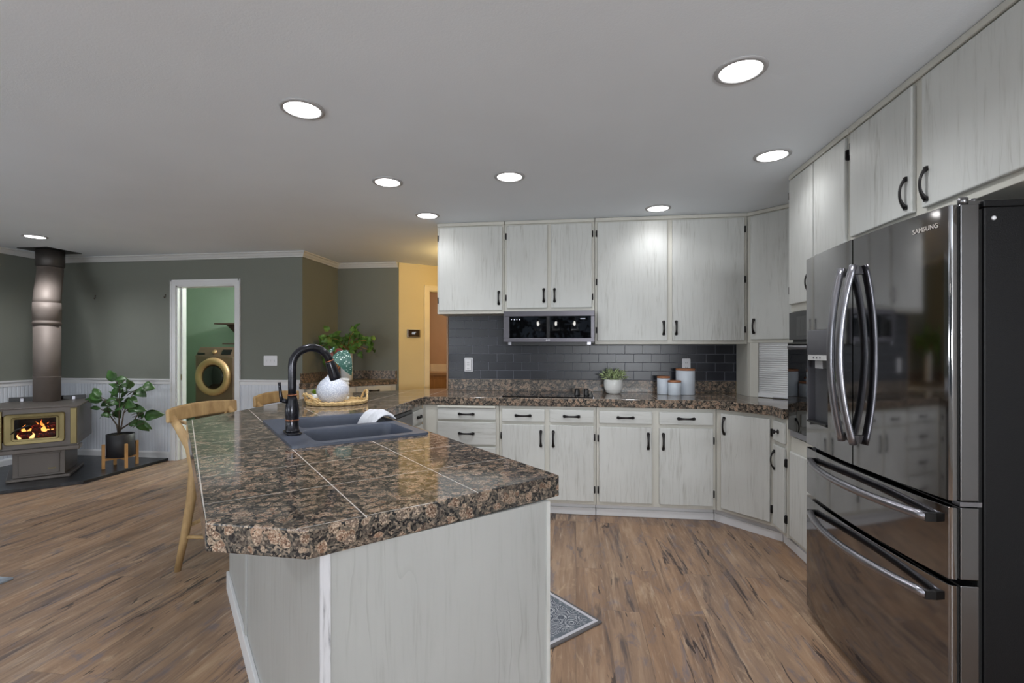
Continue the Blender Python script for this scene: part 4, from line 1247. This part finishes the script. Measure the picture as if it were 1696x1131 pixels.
# logs, embers and flames
lg = MB()
for (x0, y0, z0, x1, y1, z1, rr) in ((-.16,.14,b1+.11,.15,.17,b1+.10,.035),(-.15,.24,b1+.115,.17,.22,b1+.12,.04),(-.06,.17,b1+.165,.13,.21,b1+.175,.032)):
    lg.tube([(x0,y0,z0),((x0+x1)/2,(y0+y1)/2+.01,(z0+z1)/2+.006),(x1,y1,z1)], rr, 10)
M_EMB = NT('embers'); _f = M_EMB.noise(M_EMB.coord(), 60, 4, .7)
M_EMB.base((.02,.01,.01,1), .9)
M_EMB.l(M_EMB.ramp(_f, [(.54,(0.006,.001,.001,1)),(.64,(.4,.02,.008,1)),(.8,(1,.25,.08,1))]), M_EMB.b.inputs['Emission Color']); M_EMB.b.inputs['Emission Strength'].default_value = .8
lgm = lg.build('logs', M_EMB.m, st)
M_FLAME = NT('flame'); _z = M_FLAME.n('ShaderNodeTexCoord'); _s = M_FLAME.n('ShaderNodeSeparateXYZ'); M_FLAME.l(_z.outputs['Object'], _s.inputs[0])
_n = M_FLAME.math('ADD', M_FLAME.math('MULTIPLY', M_FLAME.math('SUBTRACT', _s.outputs[2], b1+.10), 5.5), M_FLAME.math('MULTIPLY', M_FLAME.noise(M_FLAME.coord(), 14, 2), .3))
M_FLAME.base((0,0,0,1), .9); M_FLAME.l(M_FLAME.ramp(_n, [(.1,(1,.55,.2,1)),(.45,(1,.38,.07,1)),(.9,(.5,.06,.01,1))]), M_FLAME.b.inputs['Emission Color']); M_FLAME.b.inputs['Emission Strength'].default_value = 1.9
fl = MB()
rnd = random.Random(11)
for (x, y, z, h, wd) in ((-.135,.10,.075,.075,.016),(-.05,.11,.08,.075,.022),(-.11,.16,.14,.09,.020),(-.075,.18,.13,.07,.018),(-.02,.2,.15,.10,.016),(.02,.17,.14,.13,.022),(.05,.19,.14,.10,.018),(.09,.2,.14,.07,.015),(.125,.18,.13,.10,.014),(-.035,.17,.135,.05,.022),(.03,.15,.14,.06,.026)):
    pts = []; rs = []
    for i in range(8):
        t = i/7; pts.append((x+.018*math.sin(t*5+x*40)*t, y, b1+z-.02+h*t)); rs.append(wd*(math.sin(PI*min(1,(t*.85+.15)))**.9)*(1-t*.75)+.0006)
    fl.tube(pts, .01, 8, rs=rs, flat=.45)
fl.build('flames', M_FLAME.m, st)
MB().prism([(-.225,.04),(.225,.04),(.225,.44),(-.225,.44)], b1+.0705, b1+.082).build('ash_bed', M_BLACK, st)
MB().prism([(-.232,.42),(.232,.42),(.232,.449),(-.232,.449)], b1+.083, b2-.062).build('firebrick', M_BLACK, st)
for s in (-1,1):
    MB().box(s*.2-.012, dp2-.05, b2+.019, s*.2+.012, dp2-.03, b2+.05).build('shield_post', M_STEEL, st)
MB().box(-.30, dp2-.03, b2+.019, .30, dp2-.02, b2+.062).build('rear_shield', M_BLACK, st)
# pipe
pipe_b = Vector((-5.085-.707*.60, 3.965+.707*.60)); pipe_t = Vector((-5.80, 4.655))
pr = thing('stovepipe', 'wide grey-brown stovepipe rising from the wood stove to the ceiling', 'stovepipe', (pipe_b.x, pipe_b.y, hz+b2+.02))
off = Vector((pipe_t.x-pipe_b.x, pipe_t.y-pipe_b.y)); zb = hz+b2+.02
R = .109
def Z_(z): return z-zb
MB().lathe([(R,.0),(R,Z_(1.55))], 48).lathe([(R+.004, Z_(1.0)),(R+.004,Z_(1.008))], 48).build('lower_section', M_PIPE, pr)
MB().lathe([(R+.006,Z_(1.55)),(R+.006,Z_(1.575)),(R+.002,Z_(1.58)),(R+.002,Z_(1.60)),(R+.006,Z_(1.605)),(R+.006,Z_(1.70)),(R+.004,Z_(1.78))], 48).build('collar', M_PIPE, pr)
ov = off
mbp = MB()
mbp.tube([(0,0,Z_(1.74)), (0,0,Z_(1.80)), (ov.x*.12, ov.y*.12, Z_(1.87)), (ov.x*.5, ov.y*.5, Z_(1.99)), (ov.x*.88, ov.y*.88, Z_(2.11)), (ov.x, ov.y, Z_(2.17)), (ov.x, ov.y, Z_(2.22))], R, 48, rs=[R+.002]*7, up=None)
mbp.build('elbow', M_PIPE, pr)
MB().lathe([(R+.001,Z_(2.20)),(R+.014,Z_(2.215)),(R+.014,Z_(CEIL-.006))], 48, Matrix.Translation((ov.x, ov.y, 0))).build('upper_sleeve', plain('dark_pipe_sleeve', (78,74,72), .45, .4), pr)
MB().box(ov.x-.19, ov.y-.185, Z_(CEIL-.0055), ov.x+.19, ov.y+.185, Z_(CEIL-.0005)).build('ceiling_plate', M_BLACK, pr)

# ------------------------------------------------------------------ fiddle leaf fig and stand
pc = Vector((-4.865, 4.605))
ps = thing('plant_stand', 'four-legged bamboo plant stand on the black hearth', 'plant stand', (pc.x, pc.y, hz+.0005), math.radians(20))
for k in range(4):
    a = PI/4+k*PI/2; x, y = .148*math.cos(a), .148*math.sin(a)
    MB().box(-.013, -.013, 0, .013, .013, .26, Matrix.Translation((x, y, 0)) @ Matrix.Rotation(a, 4, 'Z')).build('leg', M_BAMBOO, ps, bevel=.003)
for k in range(2):
    a = PI/4+k*PI/2
    MB().box(-.136, -.011, .085-.0*k, .136, .011, .107, Matrix.Rotation(a, 4, 'Z')).build('crossbar', M_BAMBOO, ps, bevel=.002)
pf = thing('potted_fig', 'fiddle-leaf fig in a black planter held by the bamboo stand', 'plant', (pc.x, pc.y, hz+.112))
MB().lathe([(.112,0),(.122,.004),(.124,.240),(.118,.243),(.115,.232),(.113,.22)], 48, cap1=True).build('planter', M_CHAR, pf)
MB().lathe([(.112,.222),(.09,.228),(.05,.23),(.01,.232)], 32).build('soil', M_SOIL, pf)
rx = Vector((math.cos(TH), math.sin(TH), 0)); dpv = Vector((-math.sin(TH), math.cos(TH), 0)); upv = Vector((0,0,1))
# plant-local coordinates measured in the photo: a = right, b = up from soil line (metres), d = depth
sc1 = .00108*1.0
def fpt(cx, cy, d=0):
    return rx*((cx-655)*.00104-.02) + upv*(.228+(650-cy)*.00115) + dpv*d
leaves = [(690,130,560,45,60),(680,130,530,220,55),(700,130,830,112,40),(820,210,815,122,48),(840,215,962,215,82),(530,290,395,200,40),(540,310,345,260,50),(490,330,335,310,50),
 (660,200,545,300,50),(600,210,655,262,45),(790,230,915,290,70),(830,240,700,290,65),(800,350,940,365,62),(800,300,728,430,70),(710,380,580,412,66),(560,380,650,310,50),
 (540,400,380,385,26),(550,425,390,425,28),(520,430,370,485,26),(630,460,440,485,24),(600,420,622,505,60),(790,400,975,412,62),(860,490,1025,470,72),(830,430,780,505,50),
 (870,450,800,520,45),(860,510,915,632,70),(840,540,770,555,52),(910,540,972,606,26),(680,190,785,178,30),(700,300,640,330,50),(640,360,560,350,40),(690,210,640,160,40),(740,330,790,390,50),(600,300,570,240,35),(820,300,880,330,45),(560,440,640,470,36),(480,350,590,372,55),(760,200,700,250,50)]
rnd = random.Random(21)
lf = MB(); stm = MB()
for i, (x0, y0, x1, y1, wd) in enumerate(leaves):
    d0 = rnd.uniform(-.10, .10); d1v = d0+rnd.uniform(-.07, .07)
    lf.leaf(fpt(x0,y0,d0), fpt(x1,y1,d1v), (rnd.gauss(0,.35), -1+rnd.gauss(0,.4), rnd.uniform(.3,1.2)), wd*sc1*1.6, .18, .10, 8, .62)
    # petiole
    bx = 655 if x0 < 720 else 720
    by = min(600, y0+60)
    stm.tube([fpt(655+(x0-655)*.55, y0+40, d0*.5), fpt(x0, y0, d0)], .0035, 6)
lf.build('leaves', M_LEAF, pf, solid=.0012)
for path in ([(655,650,0),(662,450,.0),(660,150,.01)], [(655,650,0),(620,560,.02),(540,470,.03),(500,330,.02)], [(655,650,0),(700,560,-.02),(730,440,-.03),(810,250,0)], [(670,600,0),(790,520,.03),(850,440,.03)]):
    stm.tube([fpt(*p) for p in path], .007, 8, rs=[.009-.005*k/(len(path)-1) for k in range(len(path))])
stm.build('stem', M_STEM, pf)

# ------------------------------------------------------------------ corner buffet in the niche
bA = Vector((-3.035, 5.0)); bB = Vector((-2.245, 5.862))
ba = math.atan2(bB.y-bA.y, bB.x-bA.x); bL = (bB-bA).length
bf = thing('corner_buffet', 'white corner buffet with granite top in the green wall niche', 'cabinet', (bA.x, bA.y, 0), ba)
tri = [(-3.03, 5.03), (-2.275, 5.862), (-3.03, 5.862)]
MB().prism(tolocal(bf, [(-3.033,5.02),(-2.26,5.864),(-3.033,5.864)]), .0, .851).build('body', M_WASH, bf)
MB().prism(tolocal(bf, [(-3.036,4.985),(-2.238,5.866),(-3.036,5.866)]), .8515, CT).build('granite_top', M_GRAN2, bf, bevel=.003)
MB().prism(tolocal(bf, [(-3.038,5.01),(-3.022,5.03),(-3.022,5.85),(-2.26,5.85),(-2.245,5.867),(-3.038,5.867)]), CT+.0005, 1.022).build('backsplash', M_GRAN2, bf)
q = bL
dw = drawer(bf, .07, .62, .735, .84, y=.012, handle=True, hlen=.14); drawer(bf, .65, 1.08, .735, .84, y=.012, hlen=.12)
MB().box(-.01, -.045, .70, .03, .0, .851).build('corner_stile', M_WHITE, bf)
door(bf, .07, .55, .12, .71, 'L', hy=.6, y=.012); door(bf, .58, 1.08, .12, .71, 'R', hy=.6, y=.012)

ph = thing('potted_pothos', 'bushy green pothos in a tall white planter on the corner buffet', 'plant', (-2.735, 5.50, CT+.001))
MB().lathe([(.062,0),(.072,.01),(.068,.34),(.062,.365),(.056,.36),(.055,.33)], 4*8, cap1=True).build('planter', M_POTW, ph)
rnd = random.Random(4); mb = MB(); sm = MB()
scp = .0071
def pp_(px, py, d=0): return rx*((px-574)*scp) + upv*(.015+(628-py)*scp) + dpv*d
clusters = [(530,572,16),(541,566,22),(552,558,24),(560,565,26),(566,574,20),(575,570,22),(590,548,22),(592,558,20),(600,566,20),(612,562,18),(621,560,14),(610,578,16),(600,578,14),(586,580,14),(540,585,14),(548,580,20),(572,562,18),(533,592,8)]
for px, py, n in clusters:
    dd = rnd.uniform(-.16,.12)
    sm.tube([pp_(574,580,0), pp_((574+px)/2, min(575,(575+py)/2-6), dd*.5), pp_(px,py,dd)], .0028, 6)
    for k in range(max(3, n//3)):
        b_ = pp_(px+rnd.gauss(0,5), py+rnd.gauss(0,5), dd+rnd.gauss(0,.03))
        d = Vector((rnd.gauss(0,1), rnd.gauss(0,.6)-.3, rnd.gauss(-.15,.7))).normalized()
        mb.leaf(b_, b_+d*(.075+rnd.random()*.05), (rnd.gauss(0,.4), -1, rnd.uniform(.2,1)), .062+rnd.random()*.02, .3, .1, 6, .5)
mb.v = [(max(x, -.285), min(y, .345), z) for x, y, z in mb.v]
sm.v = [(max(x, -.285), min(y, .345), z) for x, y, z in sm.v]
mb.build('foliage', M_LEAF2, ph)
sm.build('stem', M_STEMR, ph)

# ------------------------------------------------------------------ laundry room
wz = .0
for i, lab in enumerate(('bronze front-loading washer with round glass door seen through the laundry doorway', 'second bronze front-loader beside the washer, mostly hidden by the door casing')):
    w0 = thing('washing_machine', lab, 'washing machine', (-5.97+i*.72, 6.90, 0))
    MB().box(0, 0, 0, .69, .68, .35).build('pedestal', M_WASHER, w0, bevel=.01)
    MB().prism([(0,.02),(.03,0),(.66,0),(.69,.02),(.69,.68),(0,.68)], .352, 1.17).build('body', M_WASHER, w0, bevel=.008)
    cpm = MB(); vs = [(0,.005,1.172),(.69,.005,1.172),(.69,.68,1.172),(0,.68,1.172),(.015,.10,1.325),(.675,.10,1.325),(.675,.68,1.325),(.015,.68,1.325)]
    cpm.add(vs, [(0,3,2,1),(4,5,6,7),(0,1,5,4),(1,2,6,5),(2,3,7,6),(3,0,4,7)]).build('control_panel', M_WASHER, w0, bevel=.006)
    Mt = Matrix.Translation((.345, -.0005, .86)) @ Matrix.Rotation(PI/2, 4, 'X')
    dd_ = MB().lathe([(.29,0),(.30,.02),(.285,.06),(.25,.075),(.205,.06),(.19,.03)], 56, Mt, cap0=False, cap1=False).build('door_rim', M_WASHRIM, w0)
    MB().lathe([(.20,.028),(.16,.045),(.08,.060),(.01,.064)], 48, Mt).build('door_glass', M_GLASSBLK, dd_)
    Mk = Matrix.Translation((.32, .045, 1.245)) @ Matrix.Rotation(PI/2-.55, 4, 'X')
    MB().lathe([(.035,0),(.034,.02),(.028,.026)], 24, Mk).build('dial', M_WASHRIM, w0)
    Ms = Matrix.Translation((.52, .047, 1.245)) @ Matrix.Rotation(-.55, 4, 'X')
    MB().box(-.08, -.004, -.045, .08, .0, .045, Ms).build('display', M_GLASSBLK, w0)
    MB().box(.03, .035, 1.20, .16, .038, 1.24, Matrix.Translation((0,-.012,0))).build('detergent_drawer', M_GLASSBLK, w0)
for z, x, lab in ((1.70, -5.87, 'upper dark wood shelf on the mint laundry wall'), (1.37, -5.72, 'lower dark wood shelf just above the washer')):
    s = thing('wall_shelf', lab, 'shelf', (x, 7.19, z))
    bh = .2 if z > 1.5 else .035
    MB().box(0, 0, 0, 1.6, .43, .022).build('board', M_SHELF, s)
    for xx in (.12, 1.2): MB().prism([(0,0),(.3,0),(0,-bh)], xx, xx+.02, Matrix.Translation((0,.425,-.0005)) @ Matrix(((0,0,1,0),(-1,0,0,0),(0,1,0,0),(0,0,0,1)))).build('bracket', M_SHELF, s)

# ------------------------------------------------------------------ bathroom glimpse beyond the hall doorway
bv = thing('vanity', 'tan vanity cabinet glimpsed through the hall doorway', 'cabinet', (-2.55, 7.70, 0))
MB().box(0, 0, 0, 2.2, .58, .86).build('body', M_BUFFW, bv)
for i in range(4): MB().box(.05+i*.54, -.018, .1, .53+i*.54, -.0005, .8).build('door', M_BUFFW, bv, bevel=.006)
MB().box(-.02, -.03, .861, 2.2, .59, .905).build('vanity_top', plain('tan_laminate', (178,146,112), .3), bv)
MB().box(0, .575, .9055, 2.2, .59, 1.03).build('backsplash', plain('cream_splash', (236,218,186), .4), bv)
hx = -2.0
hk = thing('wall_sconce', 'small cream wall fitting on the tan wall beyond the hall doorway', 'wall fitting', (-1.885, 8.295, 1.24))
MB().lathe([(.03,0),(.055,.01),(.06,.06),(.04,.15),(.02,.17)], 20, Matrix.Translation((0,-.04,-.08))).build('shade', plain('cream_fitting', (220,196,160), .4), hk)
MB().box(-.03, -.012, -.06, .03, -.0, .06).build('wall_plate', M_BRASS, hk)

# ------------------------------------------------------------------ rugs
r = MB().prism(rrect(-.45,-.30,.45,.30,.006), .0005, .010).build('kitchen_rug', M_RUG, None, bevel=.003)
r.location = (.124+.45*-.707+.30*-.707, 2.318+.45*.707+.30*-.707, 0); r.rotation_euler = (0,0,math.radians(135))
tag(r, 'grey patterned rug with pale border, its corner showing past the peninsula', 'rug')
r = MB().box(-5.1, -.7, .0005, -3.135, 2.325, .012).build('living_room_rug', M_RUG2, None, bevel=.003)
tag(r, 'pale blue-grey rug whose corner just enters at the left edge', 'rug')

# ------------------------------------------------------------------ recessed ceiling lights
M_LAMP = emit('lamp_lens', (1,.985,.96,1), 9)
M_LRING = plain('lamp_trim_ring', (176,176,178), .5, var=.02)
DL = [(.641,1.998,'nearest the camera on the fridge side',34,1),(-1.236,2.057,'nearest the camera, above the sink',36,1),(-.418,3.034,'centred in front of the microwave',26,1),(-1.223,3.028,'over the bend of the peninsula',30,1),
      (-1.206,3.83,'just left of the wall cabinets',7.5,1),(1.099,2.898,'beside the oven cabinet',7,1),(.632,3.868,'close against the tallest wall cabinets',7.5,1),(-5.215,4.047,'above the wood stove',52,1)]
for x, y, lab, pw, _ in DL:
    l = thing('ceiling_light', 'round recessed ceiling light, the one '+lab, 'ceiling light', (x, y, CEIL-.0005), 0, 'recessed ceiling lights')
    MB().lathe([(.098,0),(.097,-.004),(.080,-.008),(.078,-.003),(.078,0)], 48, cap0=False, cap1=False).build('trim_ring', M_LRING, l)
    MB().lathe([(.0775,-.0045),(.04,-.0055),(.005,-.006)], 40).build('lens', M_LAMP, l)
    d = bpy.data.lights.new('downlight', 'SPOT'); d.energy = pw; d.spot_size = math.radians(150); d.spot_blend = .9; d.shadow_soft_size = .06; d.color = (.96,.975,1.0)
    lo = bpy.data.objects.new('downlight', d); COL.objects.link(lo); lo.parent = l; lo.location = (0,0,-.03)
# added recessed lights out of view, filling the room from behind the camera
for x, y, lab in ((-3.2,.6,'over the living room rug'),(-3.2,3.6,'between the stools and the stove'),(.3,-.9,'behind the camera on the fridge side'),(-1.6,-.9,'behind the camera on the living side')):
    l = thing('ceiling_light', 'round recessed ceiling light outside the view, '+lab, 'ceiling light', (x, y, CEIL-.0005), 0, 'recessed ceiling lights')
    if lab.startswith('between'):
        bpy.data.objects.remove(l); continue
    MB().lathe([(.098,0),(.097,-.004),(.080,-.008),(.078,-.003),(.078,0)], 48, cap0=False, cap1=False).build('trim_ring', M_LRING, l)
    MB().lathe([(.0775,-.0045),(.04,-.0055),(.005,-.006)], 40).build('lens', M_LAMP, l)
    d = bpy.data.lights.new('downlight', 'SPOT'); d.energy = 45; d.spot_size = math.radians(150); d.spot_blend = .9; d.shadow_soft_size = .06; d.color = (.96,.975,1.0)
    lo = bpy.data.objects.new('downlight', d); COL.objects.link(lo); lo.parent = l; lo.location = (0,0,-.03)

# pendants over the dining table behind the camera, mirrored in the microwave glass
for k, x in enumerate((-.74, -.39, -.03)):
    p = thing('pendant_lamp', 'clear glass dining pendant, %s of three mirrored in the microwave' % ('left', 'middle', 'right')[k], 'pendant lamp', (x, -1.5, 1.66))
    MB().lathe([(.078,0),(.074,.06),(.062,.13),(.040,.185),(.018,.21)], 28, cap0=False, cap1=False).build('glass_shade', M_GLASS, p, solid=.003)
    MB().lathe([(.012,.09),(.024,.12),(.020,.155),(.010,.175)], 16).build('bulb', emit('pendant_bulb', (1,.97,.92,1), 14), p)
    MB().lathe([(.019,.176),(.02,.225),(.008,.235)], 16).cyl((0,0,.23), (0,0,CEIL-1.66-.001), .0035, 8).build('cord', M_BLACK, p)

# hall lamps and an added laundry fill lamp
hl = thing('hall_lamp', 'warm flush ceiling lamp in the hall behind the kitchen wall', 'ceiling light', (-1.15, 5.35, CEIL-.0005))
MB().lathe([(.13,0),(.14,-.02),(.11,-.06),(.04,-.08),(.005,-.082)], 32, cap0=False).build('glass_bowl', emit('warm_bowl', (1,.72,.35,1), 6), hl)
d = bpy.data.lights.new('hall_bulb', 'POINT'); d.energy = 17; d.color = (1,.68,.26); d.shadow_soft_size = .1
lo = bpy.data.objects.new('hall_bulb', d); COL.objects.link(lo); lo.parent = hl; lo.location = (0,0,-.15)
bl = thing('bathroom_lamp', 'flush ceiling lamp of the room beyond the hall', 'ceiling light', (-1.6, 7.5, CEIL-.0005))
MB().lathe([(.12,0),(.12,-.03),(.08,-.05),(.005,-.055)], 28, cap0=False).build('glass_bowl', M_LAMP, bl)
d = bpy.data.lights.new('bathroom_bulb', 'POINT'); d.energy = 12; d.color = (1,.82,.6); d.shadow_soft_size = .1
lo = bpy.data.objects.new('bathroom_bulb', d); COL.objects.link(lo); lo.parent = bl; lo.location = (0,0,-.15)
ll = thing('laundry_lamp', 'flush ceiling lamp of the laundry room', 'ceiling light', (-3.75, 7.1, CEIL-.0005))  # added lamp, kept out of sight, to lift the laundry walls and washers
MB().lathe([(.12,0),(.12,-.03),(.08,-.05),(.005,-.055)], 28, cap0=False).build('glass_bowl', M_LAMP, ll)
d = bpy.data.lights.new('laundry_bulb', 'POINT'); d.energy = 170; d.color = (1,.98,.94); d.shadow_soft_size = .1
lo = bpy.data.objects.new('laundry_bulb', d); COL.objects.link(lo); lo.parent = ll; lo.location = (0,0,-.15)
